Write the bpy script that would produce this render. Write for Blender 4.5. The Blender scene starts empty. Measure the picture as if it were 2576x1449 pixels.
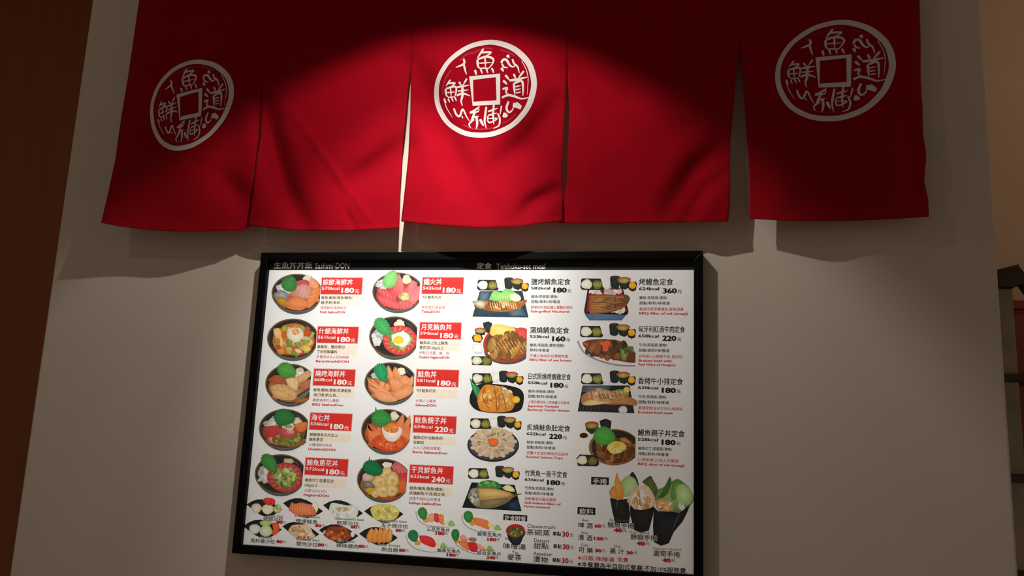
import bpy, math, random
import numpy as np
from mathutils import Matrix, Vector

# ------------------------------------------------------------------ camera, world, lights, exposure
scene = bpy.context.scene
col = scene.collection
Z0 = 2.12                                   # height of the menu board's top edge above the floor
FPX = 2159.8                                # focal length for a 2576 px wide frame
YAW, PITCH, ROLL = 0.19796, 0.18914, 0.04137
CAM = np.array([1.1461, -2.1889, -0.5172 + Z0])

_f = np.array([-math.sin(YAW) * math.cos(PITCH), math.cos(YAW) * math.cos(PITCH), math.sin(PITCH)])
_r = np.cross(_f, [0, 0, 1]); _r /= np.linalg.norm(_r)
_u = np.cross(_r, _f)
RT = math.cos(ROLL) * _r + math.sin(ROLL) * _u
UP = -math.sin(ROLL) * _r + math.cos(ROLL) * _u
cam_data = bpy.data.cameras.new('camera')
cam_data.sensor_width = 36.0
cam_data.lens = FPX / 2576 * 36.0
cam = bpy.data.objects.new('camera', cam_data); col.objects.link(cam)
m = Matrix(((RT[0], UP[0], -_f[0], CAM[0]), (RT[1], UP[1], -_f[1], CAM[1]), (RT[2], UP[2], -_f[2], CAM[2]), (0, 0, 0, 1)))
cam.matrix_world = m
scene.camera = cam

world = bpy.data.worlds.new('world'); scene.world = world; world.use_nodes = True
bg = world.node_tree.nodes['Background']
bg.inputs[0].default_value = (1.0, 0.80, 0.64, 1); bg.inputs[1].default_value = 0.27

def spot(name, loc, aim, power, half_deg, blend, radius, color):
    d = bpy.data.lights.new(name, 'SPOT'); d.energy = power; d.spot_size = math.radians(2 * half_deg)
    d.spot_blend = blend; d.shadow_soft_size = radius; d.color = color
    o = bpy.data.objects.new(name, d); col.objects.link(o); o.location = loc
    o.rotation_euler = (Vector(aim) - Vector(loc)).to_track_quat('-Z', 'Y').to_euler()
    return o
# wall-washing spotlight above the board (wide beam plus its hot core), and a weaker downlight further left
LC = (0.58, -0.70, Z0 + 0.75)
AX = (0.53, -0.70 + 0.5, Z0 + 0.75 - 0.866)
spot('spotlight_beam', LC, AX, 36.5, 51.5, 0.30, 0.012, (1.0, 0.98, 0.93))
spot('spotlight_core', LC, (0.45, 0.0, Z0 - 0.10), 78, 27, 1.0, 0.012, (1.0, 0.99, 0.95))
spot('downlight_beam', (-0.75, -2.5, Z0 + 1.55), (0.4, 0, Z0 - 0.2), 11, 45, 0.6, 0.03, (1.0, 0.90, 0.78))
# warm lamp in the passage behind the wall's right end
d = bpy.data.lights.new('passage_lamp', 'POINT'); d.energy = 5; d.color = (1.0, 0.66, 0.42); d.shadow_soft_size = 0.1
o = bpy.data.objects.new('passage_lamp', d); col.objects.link(o); o.location = (2.9, 0.35, Z0 + 0.95)

scene.view_settings.view_transform = 'Standard'
scene.view_settings.look = 'None'
scene.view_settings.gamma = 1.0
scene.view_settings.use_curve_mapping = False
scene.view_settings.exposure = 0.0

# ------------------------------------------------------------------ helpers
rnd = random.Random(7)

def unp(px, py, Y):
    """point of the vertical plane y = Y that was measured at photo position (px, py)"""
    d = _f + RT * (px - 1288) / FPX - UP * (py - 724.5) / FPX
    return CAM + d * ((Y - CAM[1]) / d[1])

def lin(c):
    out = []
    for v in c[:3]:
        v = max(0.0, min(255.0, v)) / 255.0
        out.append(v / 12.92 if v <= 0.04045 else ((v + 0.055) / 1.055) ** 2.4)
    return tuple(out)

def mat(name, color, rough=0.7, noise=0.0, scale=20.0, bump=0.0, bscale=200.0, spec=0.3, sheen=0.0, stretch=None):
    mt = bpy.data.materials.new(name); mt.use_nodes = True
    nt = mt.node_tree; b = nt.nodes['Principled BSDF']
    b.inputs['Base Color'].default_value = (*color, 1); b.inputs['Roughness'].default_value = rough
    b.inputs['Specular IOR Level'].default_value = spec
    if sheen: b.inputs['Sheen Weight'].default_value = sheen
    tc = nt.nodes.new('ShaderNodeTexCoord'); mp = nt.nodes.new('ShaderNodeMapping')
    nt.links.new(tc.outputs['Object'], mp.inputs[0])
    if stretch: mp.inputs['Scale'].default_value = stretch
    if noise:
        n = nt.nodes.new('ShaderNodeTexNoise'); n.inputs['Scale'].default_value = scale; n.inputs['Detail'].default_value = 5
        nt.links.new(mp.outputs[0], n.inputs['Vector'])
        r = nt.nodes.new('ShaderNodeValToRGB')
        r.color_ramp.elements[0].position = 0.3; r.color_ramp.elements[1].position = 0.7
        r.color_ramp.elements[0].color = (*[c * (1 - noise) for c in color], 1)
        r.color_ramp.elements[1].color = (*[min(1, c * (1 + noise)) for c in color], 1)
        nt.links.new(n.outputs['Fac'], r.inputs[0]); nt.links.new(r.outputs[0], b.inputs['Base Color'])
    if bump:
        n2 = nt.nodes.new('ShaderNodeTexNoise'); n2.inputs['Scale'].default_value = bscale; n2.inputs['Detail'].default_value = 3
        nt.links.new(mp.outputs[0], n2.inputs['Vector'])
        bp = nt.nodes.new('ShaderNodeBump'); bp.inputs['Strength'].default_value = bump; bp.inputs['Distance'].default_value = 0.002
        nt.links.new(n2.outputs['Fac'], bp.inputs['Height']); nt.links.new(bp.outputs[0], b.inputs['Normal'])
    return mt

M_WALL = mat('painted_plaster', (0.42, 0.36, 0.295), 0.85, 0.03, 3.0, 0.07, 160, 0.15)
M_BROWN = mat('brown_veneer', (0.18, 0.047, 0.0105), 0.6, 0.07, 4.0, 0.1, 80, 0.2, stretch=(6, 6, 0.6))
M_BEIGE = mat('beige_plaster', (0.50, 0.37, 0.265), 0.85, 0.05, 4.0, 0.2, 150, 0.15)
M_CEIL = mat('ceiling_paint', (0.30, 0.26, 0.22), 0.9, 0.03, 3.0)
M_FLOOR = mat('floor_tile', (0.46, 0.40, 0.34), 0.6, 0.15, 6.0)
M_RED = mat('red_cotton', (0.25, 0.0013, 0.0078), 0.95, 0.05, 14.0, 0.35, 900, 0.05)
_nt = M_RED.node_tree                                # thin cotton lets a little light through
_b = _nt.nodes['Principled BSDF']; _o = _nt.nodes['Material Output']
_t = _nt.nodes.new('ShaderNodeBsdfTranslucent'); _t.inputs[0].default_value = (0.85, 0.34, 0.28, 1)
_x = _nt.nodes.new('ShaderNodeMixShader'); _x.inputs[0].default_value = 0.30
_nt.links.new(_b.outputs[0], _x.inputs[1]); _nt.links.new(_t.outputs[0], _x.inputs[2]); _nt.links.new(_x.outputs[0], _o.inputs['Surface'])
M_BLACK = mat('black_frame', (0.0014, 0.0013, 0.0012), 0.45, 0.2, 40.0, 0.0, 1, 0.06)
M_PAPER = mat('poster_paper', (0.86, 0.87, 0.87), 0.6, 0.01, 8.0, 0.0, 1, 0.2)
M_WOOD = mat('dark_wood', (0.035, 0.022, 0.014), 0.55, 0.3, 8.0, 0.1, 60, 0.25, stretch=(1, 8, 8))
M_GREY = mat('weathered_board', (0.26, 0.22, 0.155), 0.8, 0.25, 7.0, 0.2, 60, 0.15)
M_MAHOG = mat('reddish_panel', (0.17, 0.035, 0.012), 0.5, 0.3, 5.0, 0.1, 60, 0.2)
M_STEEL = mat('rod_metal', (0.25, 0.24, 0.23), 0.35, 0.05, 30.0, 0.0, 1, 0.5)

def print_material(name, rough):
    mt = bpy.data.materials.new(name); mt.use_nodes = True
    nt = mt.node_tree; b = nt.nodes['Principled BSDF']
    a = nt.nodes.new('ShaderNodeAttribute'); a.attribute_name = 'Col'
    n = nt.nodes.new('ShaderNodeTexNoise'); n.inputs['Scale'].default_value = 130; n.inputs['Detail'].default_value = 2
    tc = nt.nodes.new('ShaderNodeTexCoord'); nt.links.new(tc.outputs['Object'], n.inputs['Vector'])
    mr = nt.nodes.new('ShaderNodeMapRange'); mr.inputs['To Min'].default_value = 0.91; mr.inputs['To Max'].default_value = 1.09
    nt.links.new(n.outputs['Fac'], mr.inputs['Value'])
    mx = nt.nodes.new('ShaderNodeVectorMath'); mx.operation = 'SCALE'
    nt.links.new(a.outputs['Color'], mx.inputs[0]); nt.links.new(mr.outputs[0], mx.inputs['Scale'])
    nt.links.new(mx.outputs[0], b.inputs['Base Color'])
    b.inputs['Roughness'].default_value = rough; b.inputs['Specular IOR Level'].default_value = 0.2
    return mt
M_INK = print_material('printed_ink', 0.6)
M_EMBLEM = print_material('emblem_ink', 0.9)

def link(o, parent=None, root_loc=None):
    col.objects.link(o)
    if parent is not None:
        o.parent = parent
        if root_loc is not None: o.matrix_parent_inverse = Matrix.Translation(-Vector(root_loc))
    return o

def tag(o, label=None, cat=None, group=None, kind=None):
    if label: o['label'] = label
    if cat: o['category'] = cat
    if group: o['group'] = group
    if kind: o['kind'] = kind
    return o

def empty(name, loc):
    o = bpy.data.objects.new(name, None); o.location = loc; o.empty_display_size = 0.05
    col.objects.link(o); return o

def mesh_obj(name, V, F, material, parent=None, root_loc=None, smooth=False):
    me = bpy.data.meshes.new(name); me.from_pydata([tuple(v) for v in V], [], F); me.update()
    me.materials.append(material)
    if smooth: me.polygons.foreach_set('use_smooth', [True] * len(me.polygons))
    return link(bpy.data.objects.new(name, me), parent, root_loc)

def box(name, x0, x1, y0, y1, z0, z1, material, parent=None, root_loc=None, bevel=0.0):
    V = [(x0, y0, z0), (x1, y0, z0), (x1, y1, z0), (x0, y1, z0), (x0, y0, z1), (x1, y0, z1), (x1, y1, z1), (x0, y1, z1)]
    F = [(0, 3, 2, 1), (4, 5, 6, 7), (0, 1, 5, 4), (1, 2, 6, 5), (2, 3, 7, 6), (3, 0, 4, 7)]
    o = mesh_obj(name, V, F, material, parent, root_loc)
    if bevel:
        b = o.modifiers.new('bevel', 'BEVEL'); b.width = bevel; b.segments = 2
    return o

def prism(name, pts, y0, y1, material, parent=None, root_loc=None, bevel=0.0):
    n = len(pts)
    V = [(p[0], y0, p[1]) for p in pts] + [(p[0], y1, p[1]) for p in pts]
    F = [tuple(range(n)), tuple(range(2 * n - 1, n - 1, -1))] + [(i, i + n, (i + 1) % n + n, (i + 1) % n) for i in range(n)]
    o = mesh_obj(name, V, F, material, parent, root_loc)
    if bevel:
        b = o.modifiers.new('bevel', 'BEVEL'); b.width = bevel; b.segments = 2
    return o

# ------------------------------------------------------------------ the setting
WL, WR = -0.684, 1.8895
tag(box('wall_back', WL, WR, 0.0, 0.16, 0, 3.9, M_WALL, bevel=0.006), 'off white plaster wall behind the red curtain and menu board', kind='structure')
tag(box('wall_left', -4.2, WL + 0.1, 0.55, 0.65, 0, 3.9, M_BROWN), 'dark brown panelled wall beyond the left end of the white wall', kind='structure')
tag(box('wall_right', WR - 0.3, 5.2, 1.25, 1.35, 0, 3.9, M_BEIGE), 'warm beige wall set back at the right', kind='structure')
tag(box('floor', -4.2, 5.2, -4.5, 1.35, -0.1, 0, M_FLOOR), 'dull tiled floor', kind='structure')

tag(box('ceiling', -4.2, 5.2, -4.5, 1.35, 3.9, 4.0, M_CEIL), 'dim plain ceiling', kind='structure')

# ------------------------------------------------------------------ noren curtain
def interp(pts, y):
    """x of an edge polyline [(x, y)...] at height y, straight extrapolation beyond its ends"""
    if y <= pts[0][1]: a, b = pts[0], pts[1]
    elif y >= pts[-1][1]: a, b = pts[-2], pts[-1]
    else:
        for a, b in zip(pts, pts[1:]):
            if a[1] <= y <= b[1]: break
    return a[0] + (b[0] - a[0]) * (y - a[1]) / (b[1] - a[1])

def interp_y(pts, x):
    return interp([(p[1], p[0]) for p in pts], x)

S1 = [(679, -120), (659, 227)]; S2 = [(1043, -120), (1034, 166)]; S3 = [(1431, -120), (1427, 155)]; S4 = [(1846, -120), (1860, 102)]
PANELS = [
    dict(L=[(366, -120), (350, 0), (321, 200), (304, 300), (290, 400), (273, 480), (254, 562)], R=S1 + [(652, 338), (638, 440), (632, 520), (634, 579)],
         B=[(254, 560), (299, 569), (361, 577), (433, 582), (510, 582), (614, 580), (619, 576), (634, 560)]),
    dict(L=S1 + [(658, 338), (647, 400), (624, 567)], R=S2 + [(1027, 220), (1014, 352), (1008, 435), (1003, 574)],
         B=[(624, 567), (666, 572), (728, 578), (821, 581), (914, 579), (1003, 574)]),
    dict(L=S2 + [(1033, 215), (1032, 290), (1027, 393), (1016, 497), (1009, 557)], R=S3 + [(1426, 199), (1420, 274), (1417, 327), (1414, 442), (1416, 557)],
         B=[(1009, 557), (1100, 567), (1200, 573), (1300, 570), (1360, 562), (1416, 557)]),
    dict(L=S3 + [(1428, 177), (1432, 283), (1429, 375), (1425, 464), (1405, 560)], R=S4 + [(1851, 199), (1844, 287), (1837, 353), (1836, 398), (1837, 486), (1832, 557)],
         B=[(1405, 560), (1418, 561), (1500, 562), (1600, 560), (1700, 559), (1832, 557)]),
    dict(L=S4 + [(1868, 199), (1879, 353), (1886, 442), (1886, 486), (1885, 550)],
         R=[(2308, -120), (2313, 0), (2316, 97), (2316, 203), (2321, 270), (2322, 338), (2329, 377), (2330, 401), (2325, 454), (2335, 500), (2337, 546)],
         B=[(1885, 550), (1960, 554), (2050, 557), (2150, 555), (2250, 551), (2337, 545)]),
]
def seg_dist(px, py, line):
    best = 1e9; bt = 0
    n = len(line) - 1
    for i in range(n):
        ax, ay = line[i]; bx, by = line[i + 1]
        dx, dy = bx - ax, by - ay
        t = max(0, min(1, ((px - ax) * dx + (py - ay) * dy) / (dx * dx + dy * dy)))
        d = math.hypot(px - ax - t * dx, py - ay - t * dy)
        if d < best: best, bt = d, (i + t) / n
    return best, bt
FOLDS = [  # (polyline, amplitude towards the viewer, width)
    ([(668, 262), (684, 350), (722, 480), (775, 585)], -0.013, 30),
    ([(640, 330), (640, 450), (650, 560)], 0.006, 40),
    ([(735, 280), (835, 420), (950, 580)], 0.0022, 9),
    ([(870, 530), (895, 580)], -0.003, 9),
    ([(1012, 370), (930, 430), (860, 470)], -0.009, 34),
    ([(1040, 165), (1085, 250), (1150, 400), (1215, 520)], -0.010, 34),
    ([(1405, 260), (1330, 360), (1240, 430)], -0.010, 36),
    ([(1400, 480), (1340, 510), (1300, 555)], -0.006, 22),
    ([(1432, 175), (1480, 250), (1540, 330)], -0.007, 26),
    ([(1690, 520), (1750, 430), (1835, 350)], -0.010, 34),
    ([(1725, 555), (1770, 480), (1828, 430)], -0.006, 20),
    ([(1690, 240), (1600, 330)], 0.006, 70),
    ([(480, 150), (430, 300)], -0.006, 60),
    ([(520, 420), (470, 560)], 0.008, 70),
    ([(600, 500), (560, 440)], -0.006, 30),
    ([(2110, 330), (2130, 520)], -0.012, 110),
    ([(1960, 430), (2000, 530)], 0.006, 60),
    ([(2270, 300), (2290, 520)], 0.006, 40),
]
def cloth_depth(i, u, px, py, bot):
    v = max(0.0, min(1.0, py / 560.0))
    d = 0.062
    for line, amp, w in FOLDS:
        q, t = seg_dist(px, py, line)
        if q < 3 * w:
            d += (2.9 if w > 15 else 1.6) * amp * math.exp(-(q / w) ** 2) * (0.35 + 0.65 * math.sin(math.pi * min(1, 0.15 + t * 0.85)))
    if i == 0:
        s = max(0, (py - 150) / 410.0)
        d += 0.055 * (1 - u) ** 2.2 * s * s
    if i == 0: d -= 0.016 * max(0, u - 0.85) / 0.15 * v * v
    if i == 3: d -= 0.014 * max(0, 0.12 - u) / 0.12 * v * v
    if i == 4: d += 0.012 * u ** 2 * v + 0.004 * math.sin(py / 26.0) * max(0, u - 0.75) * 4 * v
    d += (0.046 if i == 2 else 0.012) * v ** 3 * math.sin(math.pi * u)          # each panel bellies a little at its foot
    d += 0.003 * math.sin(px / 47.0 + py / 160.0) * (0.3 + 0.7 * v)
    if bot - py < 11: d += 0.0016                         # turned hem
    return d
def cloth_point(i, px, py, off=0.0):
    P = PANELS[i]
    l, r = interp(P['L'], py), interp(P['R'], py)
    u = (px - l) / (r - l)
    b = interp_y(P['B'], px)
    return unp(px, py, -(cloth_depth(i, u, px, py, b) + off))

NLOC = (0.62, -0.03, 2.12)
noren = tag(empty('noren_curtain', NLOC), 'red cloth curtain of five hanging panels with round white emblems', 'curtain')
panels = []
for i, P in enumerate(PANELS):
    NU, NV = 72, 104
    V, F = [], []
    tops = []                                       # level upper edge 0.86 m above the board's top
    for c in range(NU + 1):
        q0, q1 = -400.0, 100.0
        for _ in range(24):
            q = (q0 + q1) / 2; l, r = interp(P['L'], q), interp(P['R'], q)
            if unp(l + (r - l) * c / NU, q, -0.062)[2] > Z0 + 0.86: q0 = q
            else: q1 = q
        tops.append(q)
    for a in range(NV + 1):
        for c in range(NU + 1):
            u, s = c / NU, a / NV
            s = 1 - (1 - s) ** 1.15
            # bottom edge point for this column
            bx = P['B'][0][0] + (P['B'][-1][0] - P['B'][0][0]) * u
            by = interp_y(P['B'], bx)
            top = tops[c]
            py = top + (by - top) * s
            l, r = interp(P['L'], py), interp(P['R'], py)
            px = l + (r - l) * u
            if a == NV: px = bx
            V.append(unp(px, py, -cloth_depth(i, u, px, py, by)))
    for a in range(NV):
        for c in range(NU):
            k = a * (NU + 1) + c
            F.append((k, k + NU + 1, k + NU + 2, k + 1))
    o = mesh_obj('panel', V, F, M_RED, noren, NLOC, True)
    md = o.modifiers.new('thickness', 'SOLIDIFY'); md.thickness = 0.0012; md.offset = -1
    panels.append(o)
def cyl(name, p0, p1, r, material, parent, root_loc, n=20):
    p0, p1 = Vector(p0), Vector(p1); ax = (p1 - p0).normalized()
    e1 = ax.orthogonal().normalized(); e2 = ax.cross(e1)
    V, F = [], []
    for p in (p0, p1):
        for k in range(n):
            t = 2 * math.pi * k / n; V.append(p + r * (math.cos(t) * e1 + math.sin(t) * e2))
    for k in range(n): F.append((k, (k + 1) % n, n + (k + 1) % n, n + k))
    F += [tuple(range(n - 1, -1, -1)), tuple(range(n, 2 * n))]
    return mesh_obj(name, V, F, material, parent, root_loc, False)
cyl('hanging_rod', (-0.55, -0.062, Z0 + 0.905), (1.80, -0.062, Z0 + 0.905), 0.013, M_STEEL, noren, NLOC)
for bx in (-0.50, 1.76):
    box('rod_bracket', bx - 0.012, bx + 0.012, -0.075, 0.0, Z0 + 0.885, Z0 + 0.925, M_STEEL, noren, NLOC, 0.002)
for i in range(5):                                  # sleeve loops that carry each panel
    a = unp(interp(PANELS[i]['L'], -130), -130, -0.062); b = unp(interp(PANELS[i]['R'], -130), -130, -0.062)
    for t in (0.12, 0.5, 0.88):
        x = a[0] + (b[0] - a[0]) * t
        box('loop', x - 0.03, x + 0.03, -0.078, -0.046, Z0 + 0.835, Z0 + 0.921, M_RED, noren, NLOC, 0.004)

# ---- round emblems (drawn on a 290 px square, five units to a pixel)
class Tris:
    def __init__(self): self.t = []; self.c = []
    def quad_strip(self, left, right, c):
        for k in range(len(left) - 1):
            self.t += [(left[k], right[k], right[k + 1]), (left[k], right[k + 1], left[k + 1])]
            self.c += [c, c]
def resample(pts, step):
    if len(pts) > 2:                                # rounded corners
        q = []
        n = len(pts)
        for k in range(n - 1):
            p0, p1, p2, p3 = pts[max(k - 1, 0)], pts[k], pts[k + 1], pts[min(k + 2, n - 1)]
            m_ = max(2, int(math.dist(p1, p2) / step))
            for s in range(m_):
                t = s / m_
                q.append(tuple(0.5 * (2 * p1[j] + (p2[j] - p0[j]) * t + (2 * p0[j] - 5 * p1[j] + 4 * p2[j] - p3[j]) * t * t + (3 * p1[j] - p0[j] - 3 * p2[j] + p3[j]) * t ** 3) for j in (0, 1)))
        q.append(pts[-1]); return q
    m_ = max(2, int(math.dist(*pts) / step))
    return [tuple(pts[0][j] + (pts[1][j] - pts[0][j]) * s / m_ for j in (0, 1)) for s in range(m_ + 1)]
def stroke_sides(pts, w, step=14, taper=True):
    q = resample(pts, step); n = len(q); L, R_ = [], []
    for k in range(n):
        a, b = q[max(k - 1, 0)], q[min(k + 1, n - 1)]
        dx, dy = b[0] - a[0], b[1] - a[1]; h = math.hypot(dx, dy) or 1
        t = k / (n - 1)
        ww = w * 0.5 * ((0.75 + 0.45 * math.sin(math.pi * (0.15 + 0.8 * t))) * (1 - 0.55 * t ** 3) if taper else 1)
        L.append((q[k][0] + dy / h * ww, q[k][1] - dx / h * ww)); R_.append((q[k][0] - dy / h * ww, q[k][1] + dx / h * ww))
    return L, R_
WHITE = lin((174, 165, 160)); PINK = lin((128, 22, 36))
STROKES = [  # fish character at the top
    ([(682, 212), (645, 268), (605, 330)], 26), ([(640, 262), (775, 258), (700, 312)], 26), ([(605, 348), (612, 430), (642, 466)], 30),
    ([(610, 345), (720, 312), (802, 342), (792, 402), (742, 466)], 30), ([(700, 318), (706, 452)], 22), ([(628, 395), (782, 385)], 18), ([(640, 460), (760, 456)], 20),
    ([(574, 478), (592, 545)], 30), ([(645, 468), (666, 527)], 24), ([(715, 455), (736, 522)], 24), ([(785, 455), (812, 520)], 26),
    # cloud scroll, upper right
    ([(978, 292), (1004, 328)], 40), ([(903, 392), (930, 350), (968, 352), (995, 395), (1024, 432), (1062, 440), (1078, 408)], 32), ([(912, 400), (938, 442), (988, 452)], 24),
    ([(1045, 342), (1066, 400), (1110, 440), (1132, 520)], 26), ([(906, 452), (932, 500)], 36),
    # character at the right
    ([(955, 543), (1004, 604)], 30), ([(928, 612), (980, 662)], 32), ([(920, 722), (978, 705), (962, 760), (1000, 788)], 28),
    ([(912, 828), (990, 796), (1080, 815), (1160, 842), (1248, 826)], 30), ([(1006, 612), (1100, 600), (1228, 570)], 32), ([(1060, 528), (1088, 592)], 28),
    ([(1188, 492), (1118, 585)], 28), ([(1112, 598), (1080, 652)], 20), ([(1060, 648), (1077, 796)], 28), ([(1064, 650), (1166, 625), (1177, 804)], 30),
    ([(1080, 690), (1152, 676)], 18), ([(1085, 730), (1152, 716)], 18), ([(1090, 770), (1152, 756)], 18),
    # character at the left
    ([(266, 602), (208, 684)], 22), ([(235, 652), (322, 645), (268, 694)], 24), ([(204, 718), (214, 800), (246, 822)], 26), ([(208, 715), (326, 690), (337, 760), (315, 822)], 26),
    ([(266, 700), (276, 822)], 17), ([(224, 766), (328, 756)], 17), ([(235, 826), (322, 816)], 18), ([(184, 838), (212, 898)], 26), ([(235, 840), (257, 888)], 20),
    ([(280, 830), (302, 878)], 20), ([(320, 820), (342, 872)], 20), ([(374, 628), (396, 672)], 26), ([(472, 588), (428, 664)], 24), ([(348, 697), (502, 670)], 26),
    ([(358, 747), (492, 730)], 20), ([(343, 802), (420, 776), (512, 806)], 28), ([(416, 662), (416, 800), (400, 870), (416, 928)], 32),
    # two characters at the bottom
    ([(508, 1018), (560, 995), (632, 938)], 30), ([(508, 1020), (612, 1002), (622, 950)], 22), ([(582, 1000), (542, 1080), (520, 1152)], 26), ([(545, 1082), (622, 1060)], 24),
    ([(590, 1058), (602, 1150), (590, 1220)], 30), ([(562, 1100), (500, 1160), (522, 1208)], 24), ([(638, 1098), (682, 1184)], 34),
    ([(716, 943), (702, 1050), (696, 1130), (716, 1214)], 28), ([(738, 1002), (862, 960)], 24), ([(811, 918), (801, 1040), (811, 1164)], 26), ([(738, 1052), (852, 1020)], 22),
    ([(860, 1028), (887, 1100), (872, 1180), (806, 1214)], 24), ([(730, 1110), (760, 1142), (852, 1090), (740, 1090)], 20), ([(735, 1060), (735, 1124)], 20), ([(908, 928), (888, 1044)], 20),
    # scrolls and flecks
    ([(308, 962), (340, 1040), (382, 1060), (420, 975), (470, 1070), (504, 1120)], 26), ([(410, 1060), (422, 1090)], 16),
    ([(996, 876), (970, 960), (1000, 1012), (1042, 986), (1062, 938)], 30), ([(1050, 918), (1105, 930), (1150, 968)], 62), ([(1090, 890), (1165, 945)], 30), ([(925, 1042), (985, 1058)], 66),
    ([(430, 338), (436, 400), (334, 448)], 28), ([(430, 398), (450, 480), (468, 536)], 26),
    ([(1160, 362), (1220, 480), (1242, 590), (1236, 700), (1230, 792)], 11), ([(184, 850), (220, 960), (292, 1078)], 12),
]
FAINT = [([(272, 478), (205, 590), (168, 700)], 18), ([(380, 360), (470, 285), (560, 262), (650, 216)], 22), ([(690, 204), (800, 214)], 22), ([(890, 226), (990, 255), (1075, 306)], 22),
         ([(424, 1166), (560, 1222), (780, 1214), (890, 1160)], 18), ([(910, 1152), (1000, 1112), (1092, 1030)], 18), ([(165, 700), (172, 800)], 14)]
SRC = [(500, 560), (890, 525), (890, 915), (545, 930), (790, 105), (690, 1335), (60, 700), (1350, 650)]
EMB = {  # where the square's corners and the ring's extremes lie on each panel, in photo pixels
    2: [(x / 4.9966 + 1080, y / 4.9966 + 80) for x, y in SRC],
    4: [(x / 4.997 + 1930, y / 4.997 + 30) for x, y in [(600, 590), (1055, 515), (1100, 890), (670, 960), (940, 90), (760, 1385), (105, 720), (1610, 700)]],
    0: [(x / 5.573 + 360, y / 5.573 + 130) for x, y in [(480, 545), (845, 540), (800, 925), (510, 935), (690, 120), (590, 1380), (95, 880), (1278, 600)]],
}
def emblem(i):
    T = Tris()
    def ring(sc, t): return (705 + sc * (645 * math.cos(t) + 40 * math.sin(t)), 718 + sc * (-25 * math.cos(t) - 615 * math.sin(t)))
    n = 120
    wob = [0.005 * math.sin(5 * t) + 0.003 * math.sin(13 * t + 1) for t in [2 * math.pi * k / n for k in range(n)]] ; wob.append(wob[0])
    out = [ring(1.0 + wob[k] * 0.5, 2 * math.pi * k / n) for k in range(n + 1)]
    inn = [ring(0.898 - 0.012 * math.cos(2 * math.pi * k / n) + wob[k], 2 * math.pi * k / n) for k in range(n + 1)]
    mid = [((a[0] + b[0]) / 2, (a[1] + b[1]) / 2) for a, b in zip(out, inn)]
    T.quad_strip(out, mid, WHITE); T.quad_strip(mid, inn, WHITE)
    so = [(500, 560), (890, 525), (890, 915), (545, 930)]; si = [(550, 605), (835, 570), (845, 860), (555, 880)]
    for k in range(4):
        a, b, c, d = so[k], so[(k + 1) % 4], si[(k + 1) % 4], si[k]
        f = lambda p, q: [(p[0] + (q[0] - p[0]) * s / 10, p[1] + (q[1] - p[1]) * s / 10) for s in range(11)]
        T.quad_strip(f(a, b), f(d, c), WHITE)
    for pts, w in STROKES: T.quad_strip(*stroke_sides(pts, w * 0.85), WHITE)
    for pts, w in FAINT: T.quad_strip(*stroke_sides(pts, w, taper=False), PINK)
    # quadratic warp of the drawing onto this panel
    A = np.array([[1, x, y, x * y, x * x, y * y] for x, y in np.array(SRC) / 700 - 1])
    W = np.linalg.lstsq(A, np.array(EMB[i]), rcond=None)[0]
    rows, rhs = [], []
    for (x, y), (X, Y) in zip(np.array(SRC) / 700 - 1, EMB[i]):
        rows += [[x, y, 1, 0, 0, 0, -X * x, -X * y], [0, 0, 0, x, y, 1, -Y * x, -Y * y]]; rhs += [X, Y]
    H = np.append(np.linalg.lstsq(np.array(rows), np.array(rhs), rcond=None)[0], 1).reshape(3, 3)
    def warp(x, y):
        h = H @ [x, y, 1]; h = h[:2] / h[2]
        return h if i else 0.4 * h + 0.6 * (np.array([1, x, y, x * y, x * x, y * y]) @ W)
    V, C, F = [], [], []
    for k, (tri, c) in enumerate(zip(T.t, T.c)):
        for x, y in tri:
            x, y = x / 700 - 1, y / 700 - 1
            px, py = warp(x, y)
            V.append(cloth_point(i, px, py, 0.0009 + (0.00005 if c is WHITE else 0) + k * 2e-8)); C.append((*c, 1))
        F.append((3 * k, 3 * k + 1, 3 * k + 2))
    o = mesh_obj('emblem', V, F, M_EMBLEM, panels[i])
    at = o.data.attributes.new('Col', 'FLOAT_COLOR', 'POINT'); at.data.foreach_set('color', np.array(C, 'f').ravel())
    o['label'] = 'white coin shaped emblem with brushed characters'
for i in (0, 2, 4): emblem(i)

# ------------------------------------------------------------------ menu board
BW, BH = 1.2, 0.8043
YP = -0.026                                        # face of the poster, set back inside the frame
BLOC = (0.6, -0.02, Z0 - BH)
board = tag(empty('menu_board', BLOC), 'black framed menu board printed with rows of Japanese dishes', 'menu board')
T, B_ = Z0, Z0 - BH
fw = 0.0225
ft = 0.0225
prism('frame_rail', [(0, T), (BW, T), (BW - fw, T - ft), (fw, T - ft)], -0.042, -0.001, M_BLACK, board, BLOC, 0.0025)
prism('frame_rail', [(0, B_), (BW, B_), (BW - fw, B_ + fw), (fw, B_ + fw)][::-1], -0.042, -0.001, M_BLACK, board, BLOC, 0.0025)
prism('frame_rail', [(0, B_), (0, T), (fw, T - ft), (fw, B_ + fw)], -0.042, -0.001, M_BLACK, board, BLOC, 0.0025)
prism('frame_rail', [(BW, T), (BW, B_), (BW - fw, B_ + fw), (BW - fw, T - ft)], -0.042, -0.001, M_BLACK, board, BLOC, 0.0025)
poster = box('poster', fw - 0.004, BW - fw + 0.004, YP, -0.004, B_ + fw - 0.004, T - ft + 0.004, M_PAPER, board, BLOC)
poster['label'] = 'white printed menu sheet'

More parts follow.
